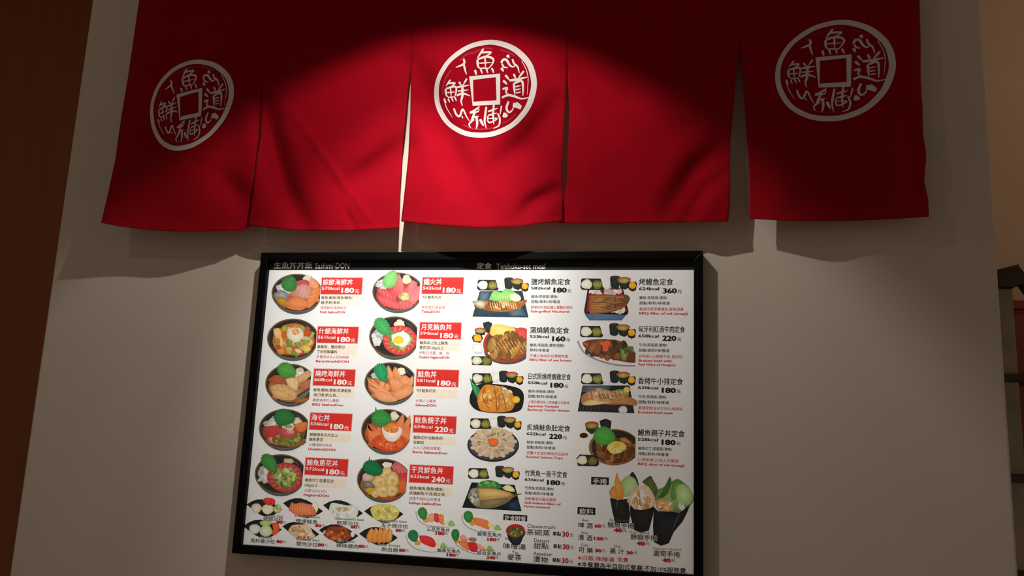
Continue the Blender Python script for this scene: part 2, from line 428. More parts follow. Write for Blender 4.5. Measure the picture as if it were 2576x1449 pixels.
GL = {}
def glyphs(s, bold):
    """flat triangles of a line of lettering, one unit to the em"""
    key = s
    if key not in GL:
        cu = bpy.data.curves.new('lettering', 'FONT'); cu.body = s; cu.size = 1; cu.resolution_u = 2; cu.offset = 0.0
        ob = bpy.data.objects.new('lettering', cu); col.objects.link(ob)
        dg = bpy.context.evaluated_depsgraph_get(); ev = ob.evaluated_get(dg); me = ev.to_mesh()
        me.calc_loop_triangles()
        v = np.empty(len(me.vertices) * 3, 'f'); me.vertices.foreach_get('co', v); v = v.reshape(-1, 3)[:, :2]
        t = np.empty(len(me.loop_triangles) * 3, 'i'); me.loop_triangles.foreach_get('vertices', t)
        GL[key] = (v.copy(), t.reshape(-1, 3).copy())
        ev.to_mesh_clear(); bpy.data.objects.remove(ob); bpy.data.curves.remove(cu)
    return GL[key]

def pp(px, py):
    p = unp(px, py, YP); return p[0], p[2]

PAPER = (1000, 1000, 1000)                         # bare sheet
class Art:
    """flat print on the poster, laid out in a magnified detail of the sheet (x0, y0, units per pixel)"""
    def __init__(s, frame, gain=1.0, base=0.00004):
        s.x0, s.y0, s.k = frame; s.gain = gain
        s.V = []; s.C = []; s.F = []; s.layer = base; s.cut = None; s.r = random.Random(int(s.x0 * 7 + s.y0 * 13))
    def m(s, x, y): return pp(s.x0 + x / s.k, s.y0 + y / s.k)
    def colr(s, c): return (0.86, 0.87, 0.87) if c[0] > 900 else tuple(min(0.9, v * s.gain) for v in lin(c))
    def tri(s, P, C):
        """triangle in detail coordinates, trimmed at the picture's right border"""
        if s.cut:
            (xa, ya), (xb, yb) = s.cut
            side = lambda p: (p[0] - (xa + (xb - xa) * (p[1] - ya) / (yb - ya)))
            poly = []
            for k in range(3):
                a, b, ca, cb = P[k], P[(k + 1) % 3], C[k], C[(k + 1) % 3]
                da, db = side(a), side(b)
                if da <= 0: poly.append((a, ca))
                if (da < 0 < db) or (db < 0 < da):
                    t = da / (da - db)
                    poly.append(((a[0] + (b[0] - a[0]) * t, a[1] + (b[1] - a[1]) * t), (PAPER if max(ca[0], cb[0]) > 900 else tuple(ca[j] + (cb[j] - ca[j]) * t for j in range(3)))))
            for k in range(1, len(poly) - 1): s._emit([poly[0], poly[k], poly[k + 1]])
        else: s._emit(list(zip(P, C)))
    def _emit(s, pc):
        n = len(s.V)
        for p, c in pc:
            X, Zz = s.m(*p); s.V.append((X, YP - s.layer, Zz)); s.C.append((*s.colr(c), 1))
        s.F.append((n, n + 1, n + 2))
    def up(s): s.layer += 2e-6
    def fan(s, ctr, ring, c, e=None):
        s.up(); e = e or c
        n = len(ring)
        mids = [((ctr[0] + p[0]) / 2, (ctr[1] + p[1]) / 2) for p in ring]
        plain = e[0] > 900
        mc = tuple(c[j] * 0.65 + e[j] * 0.35 for j in range(3)) if not plain else tuple(c[j] * 0.6 + 237 * 0.4 for j in range(3))
        js = [1 + (0 if plain else s.r.uniform(-0.022, 0.022)) for _ in range(n)]
        ec, mcs = [tuple(v * q for v in e) for q in js], [tuple(v * q for v in mc) for q in js[::-1]]
        for k in range(n):
            j = (k + 1) % n
            s.tri((ctr, mids[k], mids[j]), (c, mcs[k], mcs[j]))
            s.tri((mids[k], ring[k], ring[j]), (mcs[k], ec[k], ec[j])); s.tri((mids[k], ring[j], mids[j]), (mcs[k], ec[j], mcs[j]))
    def e(s, cx, cy, rx, ry, rot, c, e=None, j=0.0, n=30):
        a = math.radians(rot); R = []
        ph = [s.r.uniform(0, 6.28) for _ in range(3)]
        for k in range(n):
            t = 2 * math.pi * k / n
            q = 1 + j * (math.sin(3 * t + ph[0]) * 0.5 + math.sin(5 * t + ph[1]) * 0.35 + math.sin(9 * t + ph[2]) * 0.25)
            x, y = rx * math.cos(t) * q, ry * math.sin(t) * q
            R.append((cx + x * math.cos(a) - y * math.sin(a), cy + x * math.sin(a) + y * math.cos(a)))
        s.fan((cx, cy), R, c, e)
    def p(s, pts, c, e=None, sm=False):
        if sm:
            q = resample(list(pts) + [pts[0], ], 18); pts = q[:-1]
        cx = sum(p[0] for p in pts) / len(pts); cy = sum(p[1] for p in pts) / len(pts)
        s.fan((cx, cy), list(pts), c, e)
    def l(s, pts, w, c, taper=False):
        s.up(); L, R = stroke_sides(pts, w, 22, taper)
        for k in range(len(L) - 1):
            s.tri((L[k], R[k], R[k + 1]), (c, c, c)); s.tri((L[k], R[k + 1], L[k + 1]), (c, c, c))
    def sc(s, n, cx, cy, rx, ry, size, pal, asp=1.0, rot=None):
        for _ in range(n):
            t, q = s.r.uniform(0, 6.28), math.sqrt(s.r.random())
            c = s.r.choice(pal); z = size * s.r.uniform(0.6, 1.3); d = s.r.uniform(0.82, 1.1)
            c = tuple(v * d for v in c)
            s.e(cx + rx * q * math.cos(t), cy + ry * q * math.sin(t), z * asp, z, s.r.uniform(0, 180) if rot is None else rot + s.r.uniform(-15, 15), c, tuple(v * 0.86 for v in c), 0.16, 10)
    def leaf(s, cx, cy, rx, ry, rot, c):
        a = math.radians(rot); R = []; n = 44
        for k in range(n):
            t = 2 * math.pi * k / n
            q = (1.06 if k % 2 else 0.92) * (1 + 0.10 * math.cos(t) ** 4)
            x, y = rx * math.cos(t) * q, ry * math.sin(t) * q * (1 - 0.18 * math.cos(t))
            R.append((cx + x * math.cos(a) - y * math.sin(a), cy + x * math.sin(a) + y * math.cos(a)))
        s.fan((cx, cy), R, tuple(v * 1.12 for v in c), tuple(v * 0.9 for v in c))
        d = tuple(v * 0.86 for v in c)
        s.l([(cx - rx * 0.9 * math.cos(a), cy - rx * 0.9 * math.sin(a)), (cx + rx * 0.85 * math.cos(a), cy + rx * 0.85 * math.sin(a))], 5, tuple(v * 1.25 for v in c))
        for t in (-0.4, 0.0, 0.4):
            bx, by = cx + rx * t * math.cos(a), cy + rx * t * math.sin(a)
            for g in (-1, 1):
                s.l([(bx, by), (bx + rx * 0.35 * math.cos(a) - g * ry * 0.6 * math.sin(a), by + rx * 0.35 * math.sin(a) + g * ry * 0.6 * math.cos(a))], 3.5, d)
    def slice(s, pts, c, stripe, n=5):
        """a cut of raw fish: rounded outline with pale grain lines across"""
        s.p(pts, c, tuple(v * 0.9 for v in c), True)
        (ax, ay), (bx, by) = pts[0], pts[len(pts) // 2]
        wx, wy = [(pts[len(pts) // 4][j] - pts[3 * len(pts) // 4][j]) * 0.33 for j in (0, 1)]
        for k in range(n):
            t = 0.15 + 0.7 * k / max(1, n - 1)
            x, y = ax + (bx - ax) * t, ay + (by - ay) * t; q = 0.25 + 0.65 * math.sin(math.pi * t)
            s.l([(x - wx * q, y - wy * q), (x + (bx - ax) * 0.05, y + (by - ay) * 0.05), (x + wx * q, y + wy * q)], 6, tuple((stripe[j] + c[j]) / 2 for j in range(3)), True)
    def bowl(s, cx, cy, rx, ry, xt, xb, rim=(116, 98, 70), out=(86, 100, 100), inside=(30, 28, 26)):
        s.cut = ((xt, cy - ry), (xb, cy + ry)) if xt else None
        s.e(cx + 6, cy + ry * 0.20, rx * 1.0, ry * 1.08, 0, (150, 152, 158), PAPER)
        s.e(cx + 2, cy + ry * 0.10, rx * 0.93, ry * 1.02, 0, out, tuple(v * 0.9 for v in out), n=44)
        s.e(cx, cy, rx, ry, 0, rim, rim, n=48)
        s.e(cx, cy + 1, rx * 0.955, ry * 0.95, 0, (84, 66, 46), (64, 50, 36), n=48)
        s.e(cx + rx * 0.02, cy - ry * 0.02, rx * 0.90, ry * 0.90, 0, inside, (46, 42, 36), n=48)
        s.p([(cx + rx * 0.25, cy - ry * 0.86), (cx + rx * 0.62, cy - ry * 0.66), (cx + rx * 0.86, cy - ry * 0.26), (cx + rx * 0.70, cy - ry * 0.40), (cx + rx * 0.45, cy - ry * 0.66)], (86, 88, 92), (40, 40, 40))
    def fill(s, cx, cy, rx, ry, c):
        """bed of food that fills the lower part of a bowl"""
        s.e(cx - rx * 0.02, cy + ry * 0.17, rx * 0.84, ry * 0.70, 0, c, tuple(v * 0.72 for v in c), 0.05, 40)
        s.sc(26, cx, cy + ry * 0.2, rx * 0.72, ry * 0.55, rx * 0.10, [tuple(v * q for v in c) for q in (0.86, 0.94, 1.0, 1.08, 1.15)], 2.0)
    def rect(s, x0, y0, x1, y1, c, e=None):
        s.up(); (X0, Z1), (X1, Zb) = s.m(x0, y0), s.m(x1, y1)
        n = len(s.V); s.V += [(X0, YP - s.layer, Z1), (X0, YP - s.layer, Zb), (X1, YP - s.layer, Zb), (X1, YP - s.layer, Z1)]
        s.C += [(*s.colr(c), 1)] * 4; s.F.append((n, n + 1, n + 2, n + 3))
    def text(s, x, y, h, st, c, w=None, bold=0.0, ox=0.0, oy=0.0, align='L'):
        """line of lettering whose top left corner is (x, y) moved by (ox, oy) along the sheet; h is its height, w its width"""
        v, t = glyphs(st, bold); s.up()
        X, Zt = s.m(x, y); kx = (s.m(x + 100, y)[0] - X) / 100; kz = (Zt - s.m(x, y + 100)[1]) / 100
        cjk = any(ord(q) > 0x2e00 for q in st)
        em = h / (0.94 if cjk else 0.74); basel = h * (0.90 if cjk else 1.0)
        x_lo, x_hi = v[:, 0].min(), v[:, 0].max()
        fx = (w / (x_hi - x_lo)) if w else em
        n = len(s.V); cc = (*s.colr(c), 1)
        xo = ox - (fx * (x_hi - x_lo) if align == 'R' else 0)
        bo = bold * 1.3
        for dx, dy in ([(0, 0)] if bold < 0.004 else [(-bo, 0), (bo, 0), (0, bo * 0.7), (0, -bo * 0.7)]):
            n = len(s.V); s.up()
            for a, b in v:
                s.V.append((X + kx * (xo + (a + dx - x_lo) * fx), YP - s.layer, Zt - kz * (oy + basel - (b + dy) * em))); s.C.append(cc)
            s.F += [(n + i, n + j, n + k) for i, j, k in t.tolist()]
    def done(s, name, label=None):
        o = mesh_obj(name, s.V, s.F, M_INK, poster)
        at = o.data.attributes.new('Col', 'FLOAT_COLOR', 'POINT'); at.data.foreach_set('color', np.array(s.C, 'f').ravel())
        if label: o['label'] = label
        return o

fA = (620, 620, 4.441); fB = (600, 900, 4.391); fC = (580, 1140, 4.293)
fD = (1160, 640, 4.155); fE = (1160, 900, 4.155); fF = (1160, 1150, 4.155)
fG = (1240, 1270, 9.057); fH = (1440, 1180, 5.572); fI = (1000, 1270, 9.057); fJ = (600, 1240, 5.8545)
GREEN = (58, 128, 62); DKGREEN = (28, 122, 72); SALMON = (236, 132, 74); TUNA = (212, 84, 88); RICE = (226, 228, 226)
PALE = (246, 192, 150)

# black title band with white lettering
a = Art(fA, base=0.00005)
a.rect(190, 110, 5010, 262, (14, 14, 14))
a.done('title_band', 'black band across the top of the sheet')
a = Art(fA, base=0.00009)
a.text(312, 175, 72, '生魚丼丼飯', (224, 222, 214), 425, 0.006)
a.text(772, 180, 66, 'Sashimi-DON', (224, 222, 214), 378, 0.004)
a.done('lettering', 'white heading of the rice bowls')
a = Art(fD, base=0.00009)
a.text(165, 88, 66, '定食', (230, 228, 222), 155, 0.02)
a.text(370, 92, 60, 'Teishoku-set meal', (230, 228, 222), 505, 0.006)
a.done('lettering', 'white heading of the set meals')

# ---- rice bowls, left column
a = Art(fA); a.bowl(565, 520, 285, 215, 838, 812); a.fill(565, 520, 285, 215, (196, 120, 84))
a.e(425, 470, 90, 60, 10, RICE, (180, 176, 176), .1); a.e(390, 560, 85, 70, 20, (170, 172, 180), (110, 116, 124), .1)
a.e(400, 610, 70, 45, 30, (206, 150, 40), (160, 110, 40), .1); a.e(690, 360, 60, 40, 0, (214, 204, 196), None, .15)
a.slice([(560, 390), (640, 370), (710, 400), (680, 470), (600, 470), (545, 440)], (190, 84, 78), (206, 120, 110), 3)
a.slice([(560, 450), (640, 420), (720, 460), (690, 560), (600, 580), (545, 520)], (206, 150, 142), (226, 188, 178), 4)
a.slice([(800, 400), (825, 520), (760, 640), (680, 690), (700, 560), (740, 440)], (222, 132, 72), (244, 190, 130), 5)
a.slice([(720, 330), (800, 420), (780, 470), (700, 440)], (232, 152, 110), (246, 196, 160), 3)
a.slice([(470, 600), (560, 560), (650, 590), (690, 650), (620, 710), (500, 705), (430, 650)], (226, 128, 76), (246, 182, 134), 7)
a.leaf(480, 415, 82, 90, -60, GREEN)
a.done('dish_picture', 'bowl of mixed sashimi with a green leaf')

a = Art(fA); a.bowl(520, 1030, 290, 225, 792, 768)
a.e(525, 1045, 235, 180, 0, (214, 130, 62), (190, 100, 46), .06)
a.sc(60, 525, 1050, 215, 160, 36, [(226, 110, 52), (214, 84, 52), (232, 160, 84), (206, 186, 84), (164, 168, 70), (222, 70, 54), (238, 190, 120)], 1.3)
a.sc(14, 560, 1090, 130, 110, 22, [(150, 160, 66), (196, 196, 96), (230, 222, 170)], 2.2)
a.e(545, 985, 95, 80, 10, (240, 232, 224), (206, 200, 180), .12); a.e(550, 955, 46, 36, 0, (232, 120, 60), (224, 130, 80), .06)
for t in range(9): a.l([(470 + t * 18, 900 + (t % 3) * 20), (500 + t * 18, 1050 + (t % 4) * 12)], 5, (220, 220, 170), True)
a.done('dish_picture', 'bowl of diced mixed seafood with an egg')

a = Art(fB); a.bowl(575, 290, 280, 225, 812, 776); a.fill(575, 290, 280, 225, (190, 140, 90))
a.e(680, 165, 60, 50, 20, (230, 224, 204), (200, 190, 160), .2); a.sc(6, 665, 175, 40, 40, 20, [(240, 236, 220)], 2)
a.slice([(400, 190), (500, 205), (520, 280), (430, 300), (330, 250)], (178, 92, 58), (206, 130, 90), 3)
a.slice([(600, 230), (700, 180), (770, 140), (805, 190), (720, 260), (640, 290)], (220, 170, 122), (240, 206, 170), 4)
a.slice([(650, 290), (740, 250), (810, 250), (800, 330), (700, 350)], (190, 116, 76), (220, 160, 120), 3)
a.slice([(350, 330), (440, 290), (560, 330), (640, 400), (620, 460), (520, 470), (400, 430)], (222, 178, 122), (240, 214, 170), 4)
a.slice([(520, 240), (600, 220), (660, 280), (640, 360), (560, 320)], (234, 200, 148), (246, 226, 190), 3)
a.e(470, 400, 110, 42, 18, (230, 190, 132), (206, 156, 96), .08)
a.p([(640, 420), (780, 330), (790, 420), (700, 475)], (88, 84, 78), (60, 56, 50))
for t in range(7): a.l([(655 + t * 20, 440 - t * 14), (690 + t * 16, 470 - t * 14)], 6, (190, 180, 150), True)
a.e(700, 470, 90, 22, -12, (190, 110, 50), (150, 84, 40), .1)
a.leaf(535, 140, 100, 84, 20, (78, 150, 62))
a.done('dish_picture', 'bowl of seared seafood with a green leaf')

a = Art(fB); a.bowl(510, 785, 285, 220, 778, 742); a.fill(510, 785, 285, 220, (178, 96, 70))
a.sc(14, 370, 720, 60, 40, 24, [(226, 226, 222), (206, 206, 204)], 2)
a.e(650, 700, 50, 40, 30, (226, 216, 190), (196, 186, 150), .2)
a.slice([(280, 770), (380, 750), (460, 790), (400, 880), (320, 870)], (196, 66, 66), (220, 110, 104), 4)
a.slice([(620, 740), (700, 710), (756, 720), (740, 800), (660, 820)], (228, 122, 62), (242, 170, 110), 4)
a.slice([(330, 880), (430, 880), (500, 930), (430, 960), (350, 930)], (222, 160, 140), (238, 196, 180), 3)
a.e(560, 920, 190, 62, 4, (170, 120, 60), (120, 90, 44), .1)
a.sc(40, 570, 895, 165, 62, 20, [(128, 140, 50), (160, 166, 70), (110, 110, 44), (196, 186, 110)], 1.6)
a.e(545, 820, 100, 66, 0, (206, 98, 96), (176, 70, 70), .08); a.e(550, 750, 66, 46, 0, (238, 236, 226), (214, 206, 190), .12)
a.sc(7, 550, 760, 40, 24, 14, [(140, 164, 70), (180, 190, 100)], 1.6)
for t in range(6): a.l([(530 + 12 * t, 770), (552 + 12 * t, 840)], 5, (240, 220, 214), True)
a.leaf(510, 660, 108, 96, 5, (50, 116, 62))
a.done('dish_picture', 'bowl of seven kinds of seafood with leaf')

a = Art(fC); a.bowl(540, 225, 280, 215, 802, 762)
a.sc(26, 365, 240, 50, 70, 24, [(226, 226, 222), (200, 202, 200)], 1.8)
a.e(625, 90, 55, 36, 0, (214, 206, 180), (170, 160, 130), .2)
a.e(590, 262, 192, 160, 0, (206, 92, 88), (178, 62, 62), .03, 40)
for t in range(16):
    q = 0.39 * t; a.l([(590 + 140 * math.cos(q), 262 + 112 * math.sin(q)), (590 + 178 * math.cos(q + .15), 262 + 146 * math.sin(q + .15))], 7, (226, 134, 124), True)
a.e(590, 262, 135, 104, 0, (120, 140, 48), (104, 110, 40), .08)
a.sc(70, 590, 262, 118, 92, 17, [(128, 160, 56), (164, 186, 84), (196, 200, 110), (96, 130, 44), (214, 214, 150)], 1.9)
a.leaf(425, 110, 110, 72, 52, (66, 138, 66))
a.done('dish_picture', 'bowl with a ring of tuna around chopped spring onion')

# ---- rice bowls, second column
a = Art(fA); a.bowl(1690, 505, 285, 215, 1948, 1922); a.fill(1690, 505, 285, 215, (206, 84, 88))
a.sc(14, 1540, 430, 50, 40, 24, [(232, 232, 230), (214, 214, 212)], 1.8); a.e(1790, 370, 50, 52, 0, (240, 230, 190), (214, 200, 150), .15)
rose = (226, 112, 112); pink = (238, 160, 156)
a.slice([(1700, 300), (1740, 370), (1760, 470), (1740, 530), (1690, 480), (1660, 390)], rose, pink, 5)
a.slice([(1640, 400), (1690, 470), (1720, 540), (1680, 550), (1640, 500)], (220, 96, 98), pink, 4)
a.slice([(1850, 380), (1905, 400), (1900, 470), (1830, 540), (1780, 550), (1790, 460)], rose, pink, 5)
a.slice([(1820, 540), (1930, 440), (1930, 560), (1870, 650), (1790, 600)], (230, 122, 124), pink, 5)
a.slice([(1450, 470), (1560, 480), (1640, 540), (1680, 590), (1600, 600), (1510, 550)], (214, 84, 88), pink, 5)
a.slice([(1465, 580), (1570, 570), (1680, 610), (1750, 690), (1660, 700), (1520, 650)], (218, 92, 94), pink, 6)
a.slice([(1690, 620), (1790, 600), (1860, 660), (1780, 700), (1720, 690)], (222, 100, 100), pink, 4)
a.e(1765, 560, 56, 44, 0, (214, 214, 150), (190, 190, 110), .15); a.sc(14, 1765, 560, 46, 36, 10, [(226, 226, 160), (160, 180, 90), (240, 236, 200)], 1.6)
a.leaf(1610, 365, 100, 76, -62, (124, 190, 110))
a.done('dish_picture', 'bowl of sliced red tuna with a pale green leaf')

a = Art(fA); a.bowl(1655, 1010, 285, 230, 1918, 1888)
a.sc(26, 1470, 1010, 46, 70, 24, [(232, 232, 230), (212, 212, 210)], 1.8); a.e(1710, 865, 60, 46, 0, (236, 226, 206), (214, 200, 180), .2)
a.e(1712, 1045, 192, 165, 0, (222, 96, 92), (204, 66, 66), .03, 40)
for t in range(16):
    q = 0.39 * t; a.l([(1712 + 130 * math.cos(q), 1045 + 112 * math.sin(q)), (1712 + 178 * math.cos(q + .15), 1045 + 150 * math.sin(q + .15))], 8, (238, 150, 142), True)
a.e(1715, 1045, 132, 108, 0, (150, 170, 60), (120, 140, 50), .1)
a.sc(40, 1715, 1045, 122, 98, 15, [(140, 176, 62), (190, 206, 90), (214, 214, 120)], 1.9)
a.e(1725, 1035, 100, 84, 0, (246, 246, 242), (226, 230, 220), .14); a.e(1700, 1045, 58, 44, 0, (250, 216, 62), (236, 190, 50), .08)
for t in range(8): a.l([(1780 + 5 * t, 960 + 8 * t), (1800 + 5 * t, 1090 - 4 * t)], 5, (244, 246, 240), True)
a.leaf(1525, 900, 110, 78, 50, (70, 160, 90))
a.done('dish_picture', 'bowl of tuna ring with egg yolk')

a = Art(fB); a.bowl(1680, 275, 290, 225, 1952, 1922); a.fill(1680, 275, 290, 225, (228, 136, 82))
sal = (238, 152, 96); sst = (250, 198, 152)
a.sc(10, 1530, 190, 30, 60, 24, [(232, 232, 230)], 1.8); a.e(1795, 150, 50, 40, 0, (240, 234, 206), None, .2)
for P in ([(1650, 80), (1690, 150), (1710, 230), (1660, 240), (1625, 170)], [(1725, 95), (1760, 150), (1800, 220), (1740, 240), (1700, 170)],
          [(1930, 190), (1930, 280), (1890, 330), (1860, 270)], [(1420, 210), (1470, 270), (1560, 320), (1500, 340), (1440, 290)],
          [(1430, 280), (1500, 330), (1620, 350), (1700, 410), (1600, 400), (1480, 370)], [(1780, 220), (1860, 200), (1900, 270), (1820, 330), (1760, 290)],
          [(1660, 250), (1750, 230), (1810, 300), (1790, 380), (1700, 350)], [(1500, 380), (1600, 370), (1700, 420), (1760, 470), (1640, 490), (1530, 450)],
          [(1700, 390), (1800, 340), (1910, 300), (1920, 380), (1820, 450), (1740, 460)]):
    a.slice(P, sal if len(P) % 2 else (240, 160, 108), sst, 7)
a.leaf(1580, 165, 98, 72, 70, (40, 150, 92))
a.done('dish_picture', 'bowl of striped orange salmon slices')

a = Art(fB); a.bowl(1640, 805, 285, 240, 1918, 1882); a.fill(1640, 805, 285, 240, (226, 106, 58))
a.e(1720, 645, 48, 50, 0, (236, 232, 206), (210, 204, 170), .2)
for P in ([(1820, 610), (1830, 700), (1790, 790), (1740, 740)], [(1895, 630), (1900, 720), (1850, 820), (1800, 780)], [(1420, 720), (1450, 800), (1560, 830), (1500, 860), (1430, 820)],
          [(1430, 830), (1540, 800), (1620, 880), (1540, 960), (1450, 920)], [(1780, 820), (1890, 760), (1900, 880), (1820, 960)]):
    a.slice(P, (236, 130, 76), (246, 180, 136), 5)
a.e(1670, 935, 195, 100, 0, (236, 104, 44), (214, 70, 36), .05); a.sc(70, 1670, 930, 180, 88, 17, [(242, 110, 50), (232, 80, 40), (248, 140, 80)], 1.1)
a.p([(1580, 790), (1620, 740), (1790, 770), (1806, 830), (1760, 900), (1700, 930), (1620, 890)], (246, 240, 228), (226, 210, 190), True)
a.e(1685, 775, 88, 55, 10, (240, 140, 60), (228, 120, 56), .05); a.sc(20, 1685, 775, 74, 44, 13, [(244, 150, 66), (250, 174, 96)], 1.0)
a.leaf(1580, 670, 104, 94, 10, (56, 140, 66)); a.p([(1515, 530), (1535, 600), (1505, 600)], (70, 140, 80))
a.done('dish_picture', 'bowl of salmon and orange roe')

a = Art(fC); a.bowl(1655, 285, 290, 225, 1922, 1888); a.fill(1655, 285, 290, 225, (196, 140, 80))
a.e(1690, 130, 50, 36, 0, (232, 228, 210), None, .2); a.e(1480, 260, 60, 46, 0, (226, 196, 184), (200, 160, 150), .1); a.e(1490, 340, 66, 36, 10, (150, 150, 146), (90, 92, 92), .15)
a.slice([(1730, 150), (1800, 90), (1900, 180), (1895, 250), (1800, 210)], (214, 100, 96), (236, 190, 180), 4)
a.slice([(1780, 240), (1900, 210), (1900, 290), (1820, 290)], (204, 66, 66), (220, 110, 104), 3)
a.slice([(1810, 300), (1890, 270), (1895, 400), (1830, 430)], (230, 100, 52), (244, 150, 96), 4)
a.e(1520, 410, 60, 34, 20, (206, 164, 50), None, .1); a.e(1700, 485, 130, 24, 0, (190, 84, 40), (140, 70, 40), .1)
for c in ((1680, 230, 66, 80), (1745, 290, 70, 90), (1610, 310, 76, 66), (1640, 410, 86, 66), (1740, 400, 62, 70), (1560, 440, 44, 40)):
    a.e(*c, 10, (240, 222, 172), (206, 168, 92), .07); a.e(c[0] + 10, c[1] + 12, c[2] * .5, c[3] * .42, 20, (206, 156, 70), (234, 208, 146), .12)
a.leaf(1540, 165, 104, 80, 25, (20, 116, 66)); a.p([(1498, 30), (1516, 100), (1490, 100)], (40, 120, 70))
a.done('dish_picture', 'bowl of seared scallops and sashimi')

# ---- red price panels and their lettering
RED = (216, 50, 42); CREAM = (243, 228, 208); INKR = (196, 60, 66); BLK = (26, 24, 22); WHT = (250, 246, 244)
def entry(fr, x, y, w, hgt, name, kcal, price, d1, d2, r1, r2, label):
    a = Art(fr, base=0.00006)
    a.rect(x - 8, y - 8, x + w + 6, y + hgt + 6, (240, 184, 178)); a.rect(x, y, x + w, y + hgt, RED); a.rect(x, y + hgt + 14, x + w - 4, y + hgt + 128, CREAM)
    a.done('price_panel', 'red panel with a cream box below')
    a = Art(fr, base=0.00009); k = w / 440
    a.text(x, y, 70 * k, name, WHT, 66 * k * len(name), 0.010, 14 * k, 14 * k)
    a.text(x, y, 36 * k, kcal, WHT, 192 * k, 0.012, 10 * k, 98 * k)
    a.text(x, y, 58 * k, price, WHT, 134 * k, 0.03, 230 * k, 108 * k)
    a.text(x, y, 46 * k, '元', WHT, 48 * k, 0.01, 376 * k, 126 * k)
    o = hgt + 18
    a.text(x, y, 36 * k, d1, BLK, None, 0.010, 10 * k, o)
    if d2: a.text(x, y, 36 * k, d2, BLK, None, 0.010, 10 * k, o + 54)
    a.text(x, y, 34 * k, r1, INKR, None, 0.0, 10 * k, o + 112)
    a.text(x, y, 27 * k, r2, INKR, 17.2 * k * len(r2) if len(r2) > 15 else 24 * k * len(r2), 0.03, 10 * k, o + 162)
    a.done('lettering', label)
entry(fA, 845, 350, 440, 185, '綜鮮海鮮丼', '570kcal', '180', '鮭魚/鮪魚/旗魚/鯛魚/', '蝦/花枝/魚卵...', '精選鮮味海鮮組合', 'Fresh SeafoodDON', 'name and price of the mixed sashimi bowl')
entry(fA, 800, 895, 440, 188, '什錦海鮮丼', '561kcal', '180', '鮭鮪魚、蟹肉等切', '丁佐特製醬料', '多種海味令人回味無窮', 'BarachirashiDON', 'name and price of the diced seafood bowl')
entry(fB, 838, 122, 440, 195, '燒烤海鮮丼', '668kcal', '180', '鮭魚/鮪魚/旗魚/炙燒鮭魚', '/秋刀魚/帆立貝...', '喜愛燒烤的人最愛!', 'BBQ SeafoodDon', 'name and price of the seared seafood bowl')
entry(fB, 796, 607, 448, 202, '海七丼', '536kcal', '180', '鮭鮪旗魚切片加上', '鮪魚蔥花', '七種海鮮的組合', 'UmishichiDON', 'name and price of the seven seafood bowl')
entry(fC, 815, 48, 444, 204, '鮪魚蔥花丼', '572kcal', '180', '鮪魚切丁佐蔥花泥', '100g以上', '大腹佔60%.30%', 'NegitoroDON', 'name and price of the tuna spring onion bowl')
entry(fA, 1970, 345, 448, 185, '鐵火丼', '543kcal', '180', '7片鮪魚切片', '', '鮪魚愛好者首選', 'TekkaDON', 'name and price of the tuna bowl')
entry(fA, 1940, 848, 452, 190, '月見鮪魚丼', '594kcal', '180', '鮪魚丼上加上鮪魚', '蔥花泥100g以上', '半熟日式蛋、鮪、白', 'Tsukimi NegitoroDON', 'name and price of the tuna and egg bowl')
entry(fB, 1970, 128, 455, 196, '鮭魚丼', '581kcal', '180', '7片鮭魚切片', '', '台灣人之最愛', 'SalmonDON', 'name and price of the salmon bowl')
entry(fB, 1938, 635, 460, 206, '鮭魚親子丼', '634kcal', '220', '鮭魚切片加鮭魚卵', '佐鮮奶', '大人小孩都很喜歡!', 'Ikura SalmonDon', 'name and price of the salmon and roe bowl')
entry(fC, 1940, 125, 458, 212, '干貝鮮魚丼', '622kcal', '240', '鮭魚/鮪魚/旗魚/鯛魚/', '炙燒鮮魚/干貝/帆立貝...', '這是不錯的日本美食', 'Scallops SeafoodDon', 'name and price of the scallop bowl')

# ---- set meals
def sides(a, x, y, k=1.0):
    """row of side dishes: rice and greens tray, egg custard, tea cup, soup bowl, dessert pot; 540 units wide"""
    E = lambda cx, cy, rx, ry, c, e=None, j=0: a.e(x + cx * k, y + cy * k, rx * k, ry * k, 0, c, e, j)
    P = lambda pts, c, e=None, sm=False: a.p([(x + q[0] * k, y + q[1] * k) for q in pts], c, e, sm)
    P([(8, 22), (20, 10), (195, 12), (228, 100), (215, 122), (20, 120), (2, 100)], (40, 44, 38), (30, 32, 28))
    E(62, 66, 52, 46, (236, 230, 210), (196, 190, 160), .1); E(165, 70, 46, 44, (134, 132, 50), (90, 92, 36), .12)
    for t in range(9): a.l([(x + (24 + t * 10) * k, y + (40 + (t % 3) * 14) * k), (x + (34 + t * 9) * k, y + (92 - (t % 4) * 8) * k)], 4 * k, (250, 246, 232), True)
    for t in range(7): a.l([(x + (132 + t * 10) * k, y + (46 + (t % 3) * 12) * k), (x + (146 + t * 9) * k, y + (100 - (t % 4) * 8) * k)], 4 * k, (170, 166, 80), True)
    P([(205, 0), (300, 0), (292, 90), (270, 105), (235, 105), (215, 90)], (242, 238, 226), (214, 212, 206))
    P([(228, 92), (282, 92), (270, 112), (240, 112)], (196, 208, 222), (214, 222, 230))
    P([(285, 4), (330, -14), (385, 0), (372, 96), (345, 108), (310, 104), (292, 90)], (36, 46, 42), (28, 34, 32))
    E(335, -2, 46, 14, (54, 60, 56), (30, 34, 32))
    P([(360, 22), (480, 22), (468, 96), (430, 118), (385, 100)], (44, 44, 36), (30, 30, 26))
    E(420, 22, 66, 27, (206, 66, 48), (190, 48, 38)); E(420, 32, 56, 26, (176, 166, 84), (120, 120, 56), .08)
    P([(450, 55), (462, 42), (535, 42), (544, 60), (534, 122), (500, 136), (466, 116)], (40, 30, 22), (28, 22, 18))
    P([(470, 60), (485, 44), (520, 46), (532, 66), (534, 92), (505, 112), (470, 96)], (236, 184, 44), (206, 140, 30), True)
